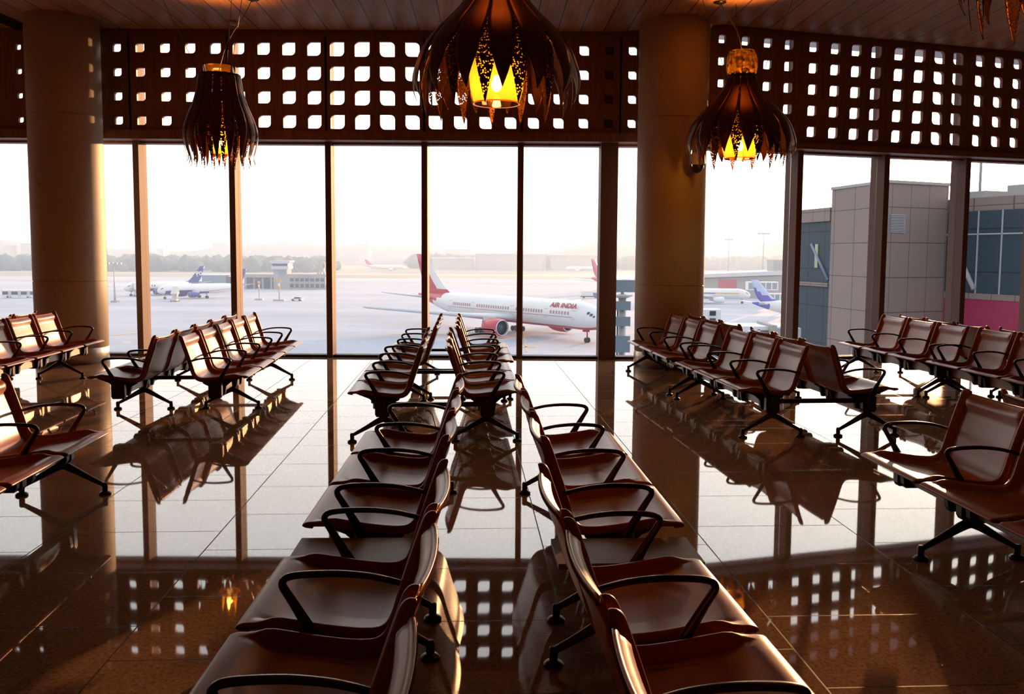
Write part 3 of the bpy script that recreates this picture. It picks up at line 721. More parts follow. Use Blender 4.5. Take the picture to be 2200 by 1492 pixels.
# airliners
def airliner(label, loc, ang, L, R, span, zc, liv, wide=False, group=None, detail=True):
    """local: nose at the origin, body towards -x, up z; 0 = ground"""
    o = thing('airliner', label, 'airliner', loc, math.radians(ang), group)
    NA = 28; st = [0, .004, .012, .025, .045, .07, .10, .14, .2, .3, .4, .5, .6, .66, .72, .78, .84, .90, .95, .985, 1.0]
    def body(t):
        if t < .13:
            q = t / .13; r = R * math.sqrt(max(0.0004, 1 - (1 - q) ** 2.1)); c = zc - R * .30 * (1 - q) ** 1.6
        elif t < .68: r, c = R, zc
        else:
            q = (t - .68) / .32; r = R * (1 - .90 * q ** 1.5); c = zc + (R - r) * .72
        return r, c
    mb = MB(); rings = []
    fine = []
    for a, b in zip(st, st[1:]): fine += [a, (a + b) / 2]
    fine.append(1.0)
    for t in fine:
        r, c = body(t); rings.append([mb.addv((-t * L, r * math.cos(2 * math.pi * j / NA), c + r * math.sin(2 * math.pi * j / NA))) for j in range(NA)])
    for i in range(len(rings) - 1):
        t = (fine[i] + fine[i + 1]) / 2
        for j in range(NA):
            k2 = (j + 1) % NA; a = math.sin(2 * math.pi * (j + .5) / NA); mb.quadface([rings[i][j], rings[i][k2], rings[i + 1][k2], rings[i + 1][j]], liv['body'](t, a), True)
    mb.quadface(rings[0], 0); mb.quadface(list(reversed(rings[-1])), liv['body'](1, 0))
    part('fuselage', mb, liv['mats'], o)
    def surf(t, z, side, e=.03):
        r, c = body(t); dz = max(-r * .98, min(r * .98, z - c)); return Vector((-t * L, side * (math.sqrt(r * r - dz * dz) + e), z))
    # wings
    def wing(root_x, root_c, tip_x, tip_c, y0, y1, z0, z1, thick, kink=None):
        m = MB(); secs = [(root_x, root_c, y0, z0, thick)]
        if kink: secs.append(kink)
        secs.append((tip_x, tip_c, y1, z1, thick * .25)); rr = []
        for (x, c, y, z, th) in secs:
            pf = [(0, 0), (.06, .5), (.25, .8), (.5, .7), (1, .06), (1, -.06), (.5, -.3), (.2, -.45), (.05, -.35)]
            rr.append([m.addv((-(x + u * c), y, z + w * th)) for u, w in pf])
        for q, r in zip(rr, rr[1:]):
            for j in range(len(q)): k2 = (j + 1) % len(q); m.quadface([q[j], q[k2], r[k2], r[j]], 0, True)
        m.quadface(rr[0]); m.quadface(list(reversed(rr[-1]))); return m
    hs = span / 2; wr = .33 * L; rc = .19 * L
    for s in (1, -1):
        kk = (wr + .58 * hs * .34 + .02 * L, rc * .55, s * hs * .34, zc - R * .42, R * .28)
        part('wing', wing(wr, rc, wr + hs * .60, rc * .16, s * R * .6, s * hs, zc - R * .55, zc + R * .25, R * .42, kk), liv.get('wing', LGREY), o)
    # engines
    ey = .30 * hs; er = R * (.62 if wide else .56); ex = wr + (.012 if wide else -.015) * L; ez = zc - R * .82 - er * .42
    for s in (1, -1):
        e = MB().lathe([(er * .93, -er * .1), (er, -er * .35), (er * 1.03, -er * 1.3), (er * .95, -er * 2.4), (er * .7, -er * 3.3), (er * .45, -er * 3.6)], 28, (-ex + er * 1.2, s * ey, ez), 0, 'x', cap=False)
        en = part('engine', e, liv['engine'], o)
        part('intake_lip', MB().lathe([(er * .93, -er * .1), (er * .9, 0.0), (er * .84, -er * .05), (er * .82, -er * .3)], 28, (-ex + er * 1.2, s * ey, ez), 0, 'x', cap=False), SILVER, en)
        fan = MB().lathe([(er * .86, -er * .42), (er * .3, -er * .40), (er * .22, -er * .25), (er * .01, -er * .05)], 28, (-ex + er * 1.2, s * ey, ez), 0, 'x')
        part('fan', fan, GLASSD, en)
        part('pylon', MB().box((-ex - er * 2.6, s * ey - .18, ez + er * .6), (-ex - er * .2, s * ey + .18, zc - R * .35)), liv.get('wing', LGREY), en)
    # tail
    r9, c9 = body(.86); fh = liv['fin_top']; fx = .80 * L; fc = .155 * L
    fin = MB(); secs = []
    for q in range(7):
        f = q / 6; z = (c9 + r9 * .55) + (fh - c9 - r9 * .55) * f; x0 = fx + (1.0 * fc) * f * 1.02 - (.035 * L) * (1 - f) ** 6; c = fc * (1 - .62 * f); th = R * .13 * (1 - .5 * f)
        secs.append((x0, c, z, th))
    cols = 5; grid = []
    for side in (1, -1):
        for (x0, c, z, th) in secs:
            grid.append([fin.addv((-(x0 + c * u / cols), side * th * math.sin(math.pi * min(1, .06 + .9 * u / cols)), z)) for u in range(cols + 1)])
    ns = len(secs)
    for sd in (0, 1):
        for i in range(ns - 1):
            for u in range(cols):
                q = [grid[sd * ns + i][u], grid[sd * ns + i][u + 1], grid[sd * ns + i + 1][u + 1], grid[sd * ns + i + 1][u]]
                fin.quadface(q if sd else q[::-1], liv['fin']((u + .5) / cols, (i + .5) / (ns - 1)), True)
    for i in range(ns - 1):
        for u in (0, cols):
            q = [grid[i][u], grid[i + 1][u], grid[ns + i + 1][u], grid[ns + i][u]]; fin.quadface(q, liv['fin'](u / cols, (i + .5) / (ns - 1)))
    fin.quadface(grid[ns - 1] + grid[2 * ns - 1][::-1], liv['fin'](.5, 1))
    fo = part('tail_fin', fin, liv['fmats'], o)
    for s in (1, -1):
        part('tailplane', wing(.87 * L, .085 * L, .87 * L + span * .14, .03 * L, s * r9 * .4, s * span * .17, c9 + r9 * .2, c9 + r9 * .9, R * .2), liv.get('wing', LGREY), o)
    if not detail: return o, surf, fo, secs
    # gear
    wrd = .55 if wide else .45
    ng = MB().tube([(-.08 * L, 0, wrd), (-.08 * L, 0, zc - R * .8)], .16, 8).box((-.095 * L, -.35, zc - R * 1.12), (-.075 * L, -.3, zc - R * .75)).box((-.095 * L, .3, zc - R * 1.12), (-.075 * L, .35, zc - R * .75))
    g = part('nose_gear', ng, liv.get('gear', GREYM), o)
    for s in (1, -1): part('wheel', MB().lathe([(wrd * .5, -.16), (wrd, -.14), (wrd, .14), (wrd * .5, .16)], 20, (-.08 * L, s * .32, wrd), 0, 'y'), TYRE, g)
    for s in (1, -1):
        mx, my = -.50 * L, s * (R * 1.75); g = part('main_gear', MB().tube([(mx, my, wrd), (mx, my - s * R * .2, zc - R * .5)], .24, 8), GREYM, o)
        for dx in ((-1.45, 0, 1.45) if wide else (0,)):
            for dy in (-.5, .5): part('wheel', MB().lathe([(wrd * .5, -.2), (wrd * 1.15, -.17), (wrd * 1.15, .17), (wrd * .5, .2)], 18, (mx + dx, my + dy, wrd * 1.15), 0, 'y'), TYRE, g)
    # windows
    for s in (1, -1):
        m = MB(); zw = zc + R * .16
        for (t0, t1) in liv['wins']:
            nwn = int((t1 - t0) * L / liv.get('pitch', .9))
            for q in range(nwn):
                t = t0 + (t1 - t0) * q / nwn; d = .27 / L
                A = [surf(t, zw - .34, s), surf(t + 2 * d, zw - .34, s), surf(t + 2 * d, zw + .34, s), surf(t, zw + .34, s)]; b = len(m.v); m.v += [tuple(v) for v in A]; m.quadface((b, b + 1, b + 2, b + 3))
        part('cabin_windows', m, liv['winmat'], o)
        m = MB()
        for (t0, t1, za, zb) in ((.024, .030, .30, .52), (.032, .040, .36, .62), (.042, .050, .42, .66)):
            r, c = body(t0); A = [surf(t0, c + r * za, s), surf(t1, c + r * za, s), surf(t1, c + r * zb, s), surf(t0, c + r * zb, s)]; b = len(m.v); m.v += [tuple(v) for v in A]; m.quadface((b, b + 1, b + 2, b + 3))
        part('cockpit_windows', m, GLASSD, o)
        for td in liv.get('doors', ()):
            dr = MB(); r, c = body(td); w = .55 / L
            for (ta, tb, z0, z1) in ((td - w, td - w * .88, -.35, .9), (td + w * .88, td + w, -.35, .9), (td - w, td + w, .84, .9), (td - w, td + w, -.41, -.35)):
                A = [surf(ta, zc - .2 + z0 * 1.5, s, .035), surf(tb, zc - .2 + z0 * 1.5, s, .035), surf(tb, zc - .2 + z1 * 1.5, s, .035), surf(ta, zc - .2 + z1 * 1.5, s, .035)]; b = len(dr.v); dr.v += [tuple(v) for v in A]; dr.quadface((b, b + 1, b + 2, b + 3))
            part('cabin_door', dr, GREYM, o)
    return o, surf, fo, secs

def text_part(name, body, size, parent, loc, rot, mat, shear=0.0, label=None, bold=0.0, sx=1.0):
    c = bpy.data.curves.new(name, 'FONT'); c.body = body; c.size = size; c.shear = shear; c.extrude = .02; c.offset = bold; c.align_x = 'LEFT'
    c.materials.append(mat); t = bpy.data.objects.new(name, c); COL.objects.link(t)
    me = bpy.data.meshes.new_from_object(t); bpy.data.objects.remove(t); o = bpy.data.objects.new(name, me); COL.objects.link(o); o.parent = parent; o.location = loc; o.rotation_euler = rot; o.scale = (sx, 1, 1)
    if label: o['label'] = label
    return o

def ai_body(t, a):
    if t > .80 + .05 * (1 - a): return 1
    if a < -.80 and t > .02: return 1
    return 0
AI = dict(mats=[WHITE, RED], body=ai_body, engine=RED, wing=LGREY, fin_top=18.6, fin=lambda u, f: 1 if (u > .42 - .1 * f or f < .22) else 0, fmats=[WHITE, RED], wins=[(.115, .205), (.235, .37), (.40, .58), (.61, .72)], winmat=ROSE, doors=(.098, .22, .385, .595, .735), gear=RED)
ai_ang = math.degrees(math.atan2(-57, 44))
ai, surf, fo, secs = airliner('white and crimson airliner taxiing nose right beyond the middle windows', (19.7, 183.5, GZ), ai_ang, 73.9, 3.1, 64.8, 5.75, AI, True)
p = surf(.205, 7.35, -1, .10)
text_part('lettering', 'AIR INDIA', 1.45, ai, p, (math.radians(72), 0, 0), REDD, .28, 'dark red lettering', .035, 1.32)
# thin red cheatline
m = MB()
for q in range(60):
    t0, t1 = .10 + .65 * q / 60, .10 + .65 * (q + 1) / 60; A = [surf(t0, 5.35, -1, .02), surf(t1, 5.35, -1, .02), surf(t1, 5.47, -1, .02), surf(t0, 5.47, -1, .02)]; b = len(m.v); m.v += [tuple(v) for v in A]; m.quadface((b, b + 1, b + 2, b + 3))
part('cheatline', m, ROSE, ai)

def nav_body(t, a):
    if a < -.12 and .07 < t < .56: return 1
    if t > .80 and a < .6 - (1 - t) * 5: return 1
    if t > .93: return 1
    return 0
IN = dict(mats=[WHITE, NAVY], body=nav_body, engine=NAVY, fin_top=11.8, fin=lambda u, f: 1, fmats=[WHITE, NAVY], wins=[], winmat=GLASSD)
airliner('white airliner with a dark blue belly, the nearer of two parked left', ((337 - 1100) / F * 349, 349, GZ), 224, 37.6, 2.05, 34, 3.9, IN)
def go_body(t, a):
    if t > .74 + .10 * (1 - a): return 1
    if .22 < t < .55 and a < -.35: return 1
    return 0
GO = dict(mats=[WHITE, NAVY], body=go_body, engine=NAVY, fin_top=12.4, fin=lambda u, f: 1, fmats=[WHITE, NAVY], wins=[(.30, .36)], winmat=GLASSD)
go, gsurf, gfin, gsecs = airliner('white airliner with a blue tail lettered in white, the farther of the two left aircraft', ((266 - 1100) / F * 372, 372, GZ), 232, 37.6, 2.05, 34, 3.9, GO)
s3 = gsecs[3]
text_part('lettering', 'go', 3.6, go, (-(s3[0] + s3[1] * .06), .75, s3[2] - .4), (math.radians(90), 0, math.radians(180)), WHITE, -.1, 'white lettering on the tail fin', .06)
JT = dict(mats=[WHITE, NAVY, YELLOW], body=lambda t, a: (1 if (.04 < a < .16 and t > .35) else (2 if (.04 < a < .16 and t > .12) else 0)), engine=WHITE, fin_top=12, fin=lambda u, f: 1, fmats=[WHITE, NAVY], wins=[], winmat=GLASSD, doors=(.13,))
airliner('white airliner with a thin navy and gold stripe parked right of the right column', ((1612 - 1100) / F * 346, 346, GZ), -4, 39.5, 2.05, 35, 3.8, JT)
BT = dict(mats=[WHITE, BLUE, PALEBLUE], body=lambda t, a: 1 if (t > .86 and a < .35) or t > .94 else (0), engine=BLUE, fin_top=11.9, fin=lambda u, f: 1 if f < .55 - .55 * (1 - u) + .1 else 2, fmats=[WHITE, BLUE, PALEBLUE], wins=[], winmat=GLASSD)
tx = Vector(((1617 - 1100) / F * 252, 252, GZ)); an = math.radians(14)
airliner('airliner tail with a violet and pale blue fin, left of the right-hand building', (tx.x + 37.6 * math.cos(an), tx.y + 37.6 * math.sin(an), GZ), 14, 37.6, 2.05, 34, 4.0, BT)
ax = Vector(((1271 - 1100) / F * 430, 430, GZ)); an = math.radians(58)
airliner('airliner with a crimson fin seen from behind, mostly hidden by the wide post', (ax.x + 66 * math.cos(an), ax.y + 66 * math.sin(an), GZ), 58, 66, 2.9, 60, 5.5, dict(AI, fin_top=16.6, fin=lambda u, f: 1))
PL = dict(mats=[WHITE], body=lambda t, a: 0, engine=WHITE, fin_top=12, fin=lambda u, f: 0, fmats=[WHITE, RED], wins=[], winmat=GLASSD)
airliner('tiny hazy white airliner far off in front of the hangars', (58 + 0, 960, GZ), 175, 37.6, 2.05, 34, 3.9, PL, detail=False)
PL2 = dict(PL, fin=lambda u, f: 1)
airliner('tiny hazy airliner with a reddish fin far off left of the red tail', (-112, 930, GZ), -8, 44, 2.3, 40, 4.2, PL2, detail=False)

# boarding stairs, vehicles
def stairs(label, px, py, D, hgt, ang):
    g = gnd(px, py); o = thing('boarding_stairs', label, 'boarding stairs', g, math.radians(ang), 'boarding stairs beside the left aircraft')
    part('stair_flight', MB().prism([(-3.2, .4), (-2.4, .4), (2.2, hgt), (3.4, hgt), (3.4, hgt - .5), (2.3, hgt - .5)], -1.0, 1.0, 0, lambda a, b, z: (a, z, b)), LGREY, o)
    part('canopy', MB().prism([(-2.6, 3.0), (2.0, hgt + 2.2), (3.4, hgt + 2.2), (3.4, hgt + 2.0), (2.1, hgt + 2.0), (-2.5, 2.8)], -1.15, 1.15, 0, lambda a, b, z: (a, z, b)).box((2.0, -1.15, hgt), (2.1, 1.15, hgt + 2.1)), WHITEP, o)
    part('side_panel', MB().prism([(-2.6, .8), (2.0, hgt + .1), (2.0, hgt + 1.2), (-2.6, 2.0)], -1.1, -1.05, 0, lambda a, b, z: (a, z, b)), GREYM, o)
    part('chassis', MB().box((-3.6, -1.0, .35), (3.4, 1.0, .8)), GREYM, o)
    for x in (-2.6, 2.4):
        for s in (1, -1): part('wheel', MB().lathe([(.2, -.12), (.38, -.12), (.38, .12), (.2, .12)], 14, (x, s * .95, .38), 0, 'y'), TYRE, o)
    return o
stairs('boarding stairs with a canopy at the front door of the navy bellied airliner', 376, 648, 0, 3.4, 100)
stairs('boarding stairs at the front door of the farther left airliner, left of the mullion', 294, 637, 0, 3.4, 118)
def vehicle(name, label, cat, px, py, ang, L, Wd, H, kind):
    g = gnd(px, py); o = thing(name, label, cat, g, math.radians(ang))
    if kind == 'bus':
        part('body', MB().box((-L / 2, -Wd / 2, .35), (L / 2, Wd / 2, H)), WHITE, o)
        part('window_band', MB().box((-L / 2 + .3, -Wd / 2 - .02, 1.25), (L / 2 - .2, Wd / 2 + .02, H - .55)), GLASSD, o)
        for q in (-.25, .05, .33): part('door', MB().box((L * q - .6, -Wd / 2 - .04, .4), (L * q + .6, -Wd / 2, H - .4)), LGREY, o)
        xs = (-L * .32, L * .3)
    elif kind == 'car':
        part('body', MB().prism([(-L / 2, .3), (L / 2, .3), (L / 2, .75), (L * .28, .9), (-L / 2, .95)], -Wd / 2, Wd / 2, 0, lambda a, b, z: (a, z, b)), WHITE, o)
        part('cabin', MB().prism([(-L * .42, .93), (L * .26, .9), (L * .1, H), (-L * .3, H)], -Wd / 2 + .08, Wd / 2 - .08, 0, lambda a, b, z: (a, z, b)), GLASSD, o)
        part('roof', MB().box((-L * .3, -Wd / 2 + .1, H), (L * .1, Wd / 2 - .1, H + .04)), WHITE, o); xs = (-L * .3, L * .3)
    else:
        part('cargo_box', MB().box((-L / 2, -Wd / 2, 1.0), (L * .2, Wd / 2, H)), WHITE, o); part('cab', MB().prism([(L * .22, .5), (L * .5, .5), (L * .5, 1.5), (L * .42, 2.4), (L * .22, 2.4)], -Wd / 2, Wd / 2, 0, lambda a, b, z: (a, z, b)), NAVY, o)
        part('chassis', MB().box((-L / 2, -.6, .5), (L * .4, .6, 1.0)), TYRE, o); xs = (-L * .32, L * .36)
    for x in xs:
        for s in (1, -1): part('wheel', MB().lathe([(.2, -.14), (.42, -.13), (.42, .13), (.2, .14)], 14, (x, s * (Wd / 2 - .12), .42), 0, 'y'), TYRE, o)
    return o
vehicle('bus', 'white apron bus left of the left column', 'bus', 42, 640, 4, 12.5, 2.7, 3.1, 'bus')
vehicle('car', 'small white car alone on the grey apron', 'car', 638, 647, 172, 4.6, 1.9, 1.6, 'car')
vehicle('truck', 'white box truck with a dark cab beside the wide post', 'truck', 1266, 641, 0, 7.5, 2.5, 3.2, 'truck')
for i, (px, lab) in enumerate(((628, 'pale van parked in front of the control tower'), (648, 'pale van parked one right of the tower entrance'), (688, 'long pale bus parked at the right end of the terminal building'))):
    vehicle('van', lab, 'van', px, 621.5, 0, 6.0 if i < 2 else 11, 2.2, 2.6, 'bus')

# masts
def mast(name, label, px, pyb, pyt, arms, group=None, D=None):
    g = gnd(px, pyb) if D is None else Vector(((px - 1100) / F * D, D, GZ))
    top = at_depth(px, pyt, g.y).z; Hh = top - GZ; o = thing(name, label, 'light mast', g, 0, group)
    part('pole', MB().tube([(0, 0, 0), (0, 0, Hh)], [.38, .16], 10), GREYM, o)
    part('base', MB().box((-1.2, -1.2, 0), (1.2, 1.2, .7)), CONC, o)
    for q in range(arms):
        a = (q - (arms - 1) / 2) * 1.5; part('floodlight', MB().box((a - .55, -.4, Hh - .35), (a + .55, .4, Hh + .25)).box((a * .0 - .02, -.06, Hh - .1), (a, .06, Hh + .02)), GREYM, o)
    return o
mast('light_mast', 'floodlight mast on the apron just right of the left column', 247, 650, 566, 4)
mast('light_mast', 'shorter hazy floodlight mast right of the right column', 1563, 0, 515, 3, None, 450)
mast('light_mast', 'taller floodlight mast left of the right-hand building', 1637, 0, 502, 4, None, 420)
def stand_sign(label, px, py, hgt, s):
    g = gnd(px, py); o = thing('stand_sign', label, 'apron sign post', g); part('post', MB().tube([(0, 0, 0), (0, 0, hgt)], .22 * s, 8), GREYM, o); part('base', MB().box((-2.2 * s, -1, 0), (2.2 * s, 1, .6)), GREYM, o)
    for z, m, w in ((.92, ORANGE, .75), (.74, WHITE, .4), (.56, ORANGE, .6), (.44, PALEBLUE, .4)): part('sign_panel', MB().box((-w * s, -.3, hgt * z - .5), (w * s, -.15, hgt * z + .5)), m, o)
stand_sign('apron sign post with orange panels, the taller one left of the white car', 600, 647, 8.6, 1.0)
stand_sign('shorter apron sign post with orange panels nearer the left mullion', 557, 645, 7.6, .7)

# old control tower building
g = gnd(612, 621.5); tb = thing('control_tower', 'grey low terminal building with a flared control tower', 'control tower', g)
w0, w1 = (525 - 612) / F * g.y, (700 - 612) / F * g.y
part('wing_block', MB().box((w0, 0, 0), (-6, 14, 7.3)).box((w0 - .5, -.8, 6.0), (-4, 0, 7.6)), CONC, tb)
for q in range(4): part('bay_opening', MB().box((w0 + 1.2 + 4.4 * q, -.06, .2), (w0 + 4.6 + 4.4 * q, .05, 5.7)), GLASSD, tb)
part('office_block', MB().box((1.5, -1, 0), (w1, 14, 7.6)).box((1.5, -1.3, 6.2), (w1 + .4, -1, 7.8)), CONC, tb)
for q in range(7): part('window', MB().box((3.0 + 2.6 * q, -1.08, 4.0), (4.9 + 2.6 * q, -1.0, 5.6)), GLASSD, tb); part('window', MB().box((3.0 + 2.6 * q, -1.08, .8), (4.9 + 2.6 * q, -1.0, 2.8)), GLASSD, tb)
part('tower_shaft', MB().box((-5.5, -1, 0), (1.5, 8, 10.5)), CONC, tb)
part('tower_cab', MB().prism([(-6.2, 10.2), (2.2, 10.2), (2.6, 11.6), (2.0, 11.7), (2.3, 13.2), (3.2, 14.0), (3.2, 14.6), (-7.2, 14.6), (-7.2, 14.0), (-6.3, 13.2), (-6.0, 11.7), (-6.6, 11.6)], -2, 8, 0, lambda a, b, z: (a, z, b)), LGREY, tb)
part('cab_glazing', MB().box((-5.8, -2.1, 11.9), (2.0, -2.0, 13.1)), GLASSD, tb); part('shaft_window', MB().box((-3.0, -1.1, 7.6), (.8, -1.0, 9.6)), BLUESTEEL, tb)
for q in range(3): part('rooftop_unit', MB().box((w1 - 5 + 1.6 * q, 2, 7.6), (w1 - 4 + 1.6 * q, 3, 8.8)), GREYM, tb)
g = gnd(470, 617); bb = thing('storage_shed', 'pale blue grey shed behind the parked aircraft', 'shed', g); part('wall', MB().box((-9, 0, 0), (4, 10, 6.2)), BLUESTEEL, bb); part('door_opening', MB().box((4, 0, 0), (9, 9, 5.5)), GLASSD, bb); part('roof', MB().box((-9.3, -.3, 6.2), (9.3, 10, 6.6)), LGREY, bb)
# lattice mast in red and white at the right end of it
g = gnd(697, 621); lm = thing('lattice_mast', 'thin red and white lattice mast at the end of the terminal building', 'radio mast', g)
for q in range(6): part('mast_section', MB().box((-.35, -.35, q * 2.2), (.35, .35, q * 2.2 + 2.15)), RED if q % 2 else WHITE, lm)

# hangars, far blocks, trees, hills
def block(name, label, cat, x0, x1, ytop, D, depth=30, mat=CONC, group=None, door=True):
    a = (x0 - 1100) / F * D; b = (x1 - 1100) / F * D; top = at_depth((x0 + x1) / 2, ytop, D).z - GZ
    o = thing(name, label, cat, ((a + b) / 2, D, GZ), 0, group); hw = (b - a) / 2
    part('wall', MB().box((-hw, 0, 0), (hw, depth, top)), mat, o); part('roof', MB().box((-hw - 1, -1, top), (hw + 1, depth, top + 1.2)), LGREY, o)
    if door: part('hangar_door', MB().box((-hw * .9, -.3, 0), (hw * .9, 0, top * .78)), GREYM, o)
    return o
block('hangar', 'wide hazy hangar behind the airliner, left of the right middle mullion', 'hangar', 1020, 1172, 547, 1020)
block('hangar', 'wide hazy hangar behind the airliner, beside the wide post', 'hangar', 1182, 1285, 549, 1020)
block('hangar', 'low hazy hangar right behind the red tail', 'hangar', 928, 1018, 556, 1060)
for i, (x0, x1, yt, D, lab) in enumerate(((772, 792, 525, 1500, 'pale tower block on the hazy skyline left of the red tail'), (955, 1010, 537, 1500, 'low pale building on top of the hazy ridge'), (10, 32, 528, 1350, 'pale tower block on the skyline at the left edge'), (46, 70, 524, 1350, 'pale tower block on the skyline touching the left column'), (458, 492, 522, 1500, 'wide pale block on the skyline above the parked aircraft'), (340, 352, 536, 1450, 'small pale block on the skyline right of the left mullion'), (1440 + 200, 1690, 525, 1320, 'pale block on the skyline behind the tall light mast'))):
    block('apartment_block', lab, 'building', x0, x1, yt, D, 30, CONC, 'distant blocks on the skyline', False)
def treeline(label, x0, x1, D0, D1, hgt, n):
    mb = MB(); rnd = random.Random(int(D0 + n))
    ico = bmesh.new(); bmesh.ops.create_icosphere(ico, subdivisions=2, radius=1); ico.verts.ensure_lookup_table(); IV = [v.co.copy() for v in ico.verts]; IF = [[v.index for v in f.verts] for f in ico.faces]; ico.free()
    for i in range(n):
        x = x0 + (x1 - x0) * rnd.random(); y = D0 + (D1 - D0) * rnd.random(); s = hgt * rnd.uniform(.45, 1.0); w = s * rnd.uniform(.35, .7); b = len(mb.v)
        for v in IV: q = 1 + .25 * math.sin(v.x * 7 + i) * math.cos(v.z * 6 + i * 2) + rnd.uniform(-.18, .18); mb.v.append((x + v.x * w * q, y + v.y * w * q, GZ + s * .45 + v.z * s * .55 * q))
        for f in IF: mb.quadface([b + k for k in f], 0, True)
    o = part('trees', mb, LEAF); tag(o, label, 'trees', None, 'stuff'); return o
treeline('hazy dark belt of trees along the far edge of the airfield, left half', -800, -185, 830, 1000, 16, 700)
treeline('hazy belt of trees far away behind the hangars', -130, 500, 1090, 1250, 19, 600)
def hills(label, x0, x1, D, hgt, seed):
    mb = MB(); rnd = random.Random(seed); n = 60; ph = [rnd.uniform(0, 6.3) for _ in range(6)]; rows = 7; G = []
    for j in range(rows):
        f = j / (rows - 1); r = []
        for i in range(n):
            u = i / (n - 1); e = math.sin(math.pi * u) ** .4
            hh = hgt * e * (.62 + .16 * math.sin(6 * u + ph[0]) + .10 * math.sin(15 * u + ph[1]) + .05 * math.sin(37 * u + ph[2]) + .03 * math.sin(80 * u + ph[3]))
            r.append(mb.addv((x0 + (x1 - x0) * u, D + f * 260, GZ + hh * math.sin(math.pi * f) ** .7)))
        G.append(r)
    for a, b in zip(G, G[1:]):
        for i in range(n - 1): mb.quadface((a[i], a[i + 1], b[i + 1], b[i]), 0, True)
    o = part('hill', mb, HILL); o['kind'] = 'structure'; return o
hills('', -1500, 100, 1500, 62, 3); hills('', -260, 420, 1300, 42, 5); hills('', 150, 1200, 1500, 50, 9)

# right concourse with jet bridges far behind
D = 395; a0 = (1490 - 1100) / F * D; a1 = (1720 - 1100) / F * D
cc = thing('concourse', 'low hazy concourse with a red wall panel right of the right column', 'building', (a0, D, GZ))
part('wall', MB().prism([(0, 0), (a1 - a0, 0), (a1 - a0, 10.2), (0, 8.2)], 0, 25, 0, lambda a, b, z: (a, z, b)), CONC, cc)
part('roof', MB().prism([(-2, 8.6), (a1 - a0 + 2, 10.8), (a1 - a0 + 2, 12.6), (-2, 10.2)], -3, 25, 0, lambda a, b, z: (a, z, b)), LGREY, cc)
part('red_panel', MB().box((11, -.4, 3.8), (19, 0, 8.0)), RED, cc); part('dark_bay', MB().box((2, -.3, .5), (9, 0, 3.2)), GLASSD, cc); part('rooftop_block', MB().box((a1 - a0 - 12, 2, 11), (a1 - a0 - 3, 12, 17)), CONC, cc)
def jet_bridge(label, p, ang, Lb, hgt, rise):
    o = thing('jet_bridge', label, 'jet bridge', p, math.radians(ang), 'jet bridges at the concourse')
    part('tunnel', MB().box((0, -1.5, hgt), (Lb, 1.5, hgt + .35)).box((0, -1.5, hgt + 2.7), (Lb, 1.5, hgt + 3.1)), WHITE, o)
    for q in range(6): part('frame_post', MB().box((Lb * q / 5 - .18, -1.55, hgt), (Lb * q / 5 + .18, 1.55, hgt + 3.1)), WHITE, o)
    part('glazing', MB().box((.1, -1.4, hgt + .3), (Lb - .1, 1.4, hgt + 2.75)), BLUESTEEL, o)
    part('support_leg', MB().tube([(Lb * .7, 0, 0), (Lb * .7, 0, hgt)], .4, 8), GREYM, o)
    return o
jet_bridge('white framed glass jet bridge under the taller light mast', ((1604 - 1100) / F * 330, 330, GZ), 0, 11, 6.0, 0)
jet_bridge('lower white framed jet bridge behind the violet tail fin', ((1650 - 1100) / F * 300, 300, GZ), 0, 9, 3.0, 0)
# near jet bridge roof under the windows
nb = thing('gangway', 'white framed boarding gangway close below the right windows', 'gangway', at_depth(1600, 745, 62))
part('roof', MB().box((-3.2, -1, 1.25), (3.1, 2, 1.5)), WHITE, nb)
for x in (-2.9, -1.2, .6, 1.4): part('frame_post', MB().box((x, -1, -3), (x + .18, -.8, 1.3)), WHITE, nb)
part('brace', MB().tube([(-.2, -.9, 1.2), (.6, -.9, -2.5)], .1, 6), WHITE, nb)
part('glazing', MB().box((-2.8, -.7, -3), (1.5, -.6, 1.1)), BLUESTEEL, nb); part('end_cabin', MB().box((1.5, -1.6, -3), (3.4, 2, 1.45)), GREYM, nb); part('cabin_frame', MB().box((1.35, -1.8, -3), (1.7, 2, 1.65)), CONC, nb)
ct = thing('stair_tower', 'small white stair tower with dark windows beside the right column', 'stair tower', at_depth(1527, 700, 66))
part('wall', MB().box((-.6, 0, -13), (.75, 1.5, 1.2)), WHITE, ct)
for q in range(3): part('window', MB().box((-.1, -.05, .75 - .55 * q), (.35, 0, 1.1 - .55 * q)), GLASSD, ct)

# blue grey panel mast outside the narrow pane
P = at_depth(1336, 700, 28); pm = thing('panel_mast', 'grey mast with blue panels outside the narrow pane beside the wide post', 'mast', (P.x, 28, GZ))
zz = lambda py: at_depth(1336, py, 28).z - GZ
part('pole', MB().tube([(0, 0, 0), (0, 0, zz(632))], .125, 14), GREYM, pm); part('pole_cap', MB().lathe([(.33, zz(633)), (.33, zz(636)), (.14, zz(641))], 20), LGREY, pm); part('neck', MB().tube([(0, 0, zz(633)), (0, 0, zz(625))], .05, 8), GREYM, pm)
part('top_panel', MB().box((-.45, -.06, zz(628)), (.62, .06, zz(602))), BLUESTEEL, pm)
for y0, y1 in ((666, 647), (700, 680), (756, 721)): part('side_panel', MB().box((-.30, -.22, zz(y0)), (.24, -.14, zz(y1))), BLUESTEEL, pm)
part('cable', MB().tube([(-.16, -.14, 0), (-.16, -.14, zz(650))], .02, 6), DARK, pm)

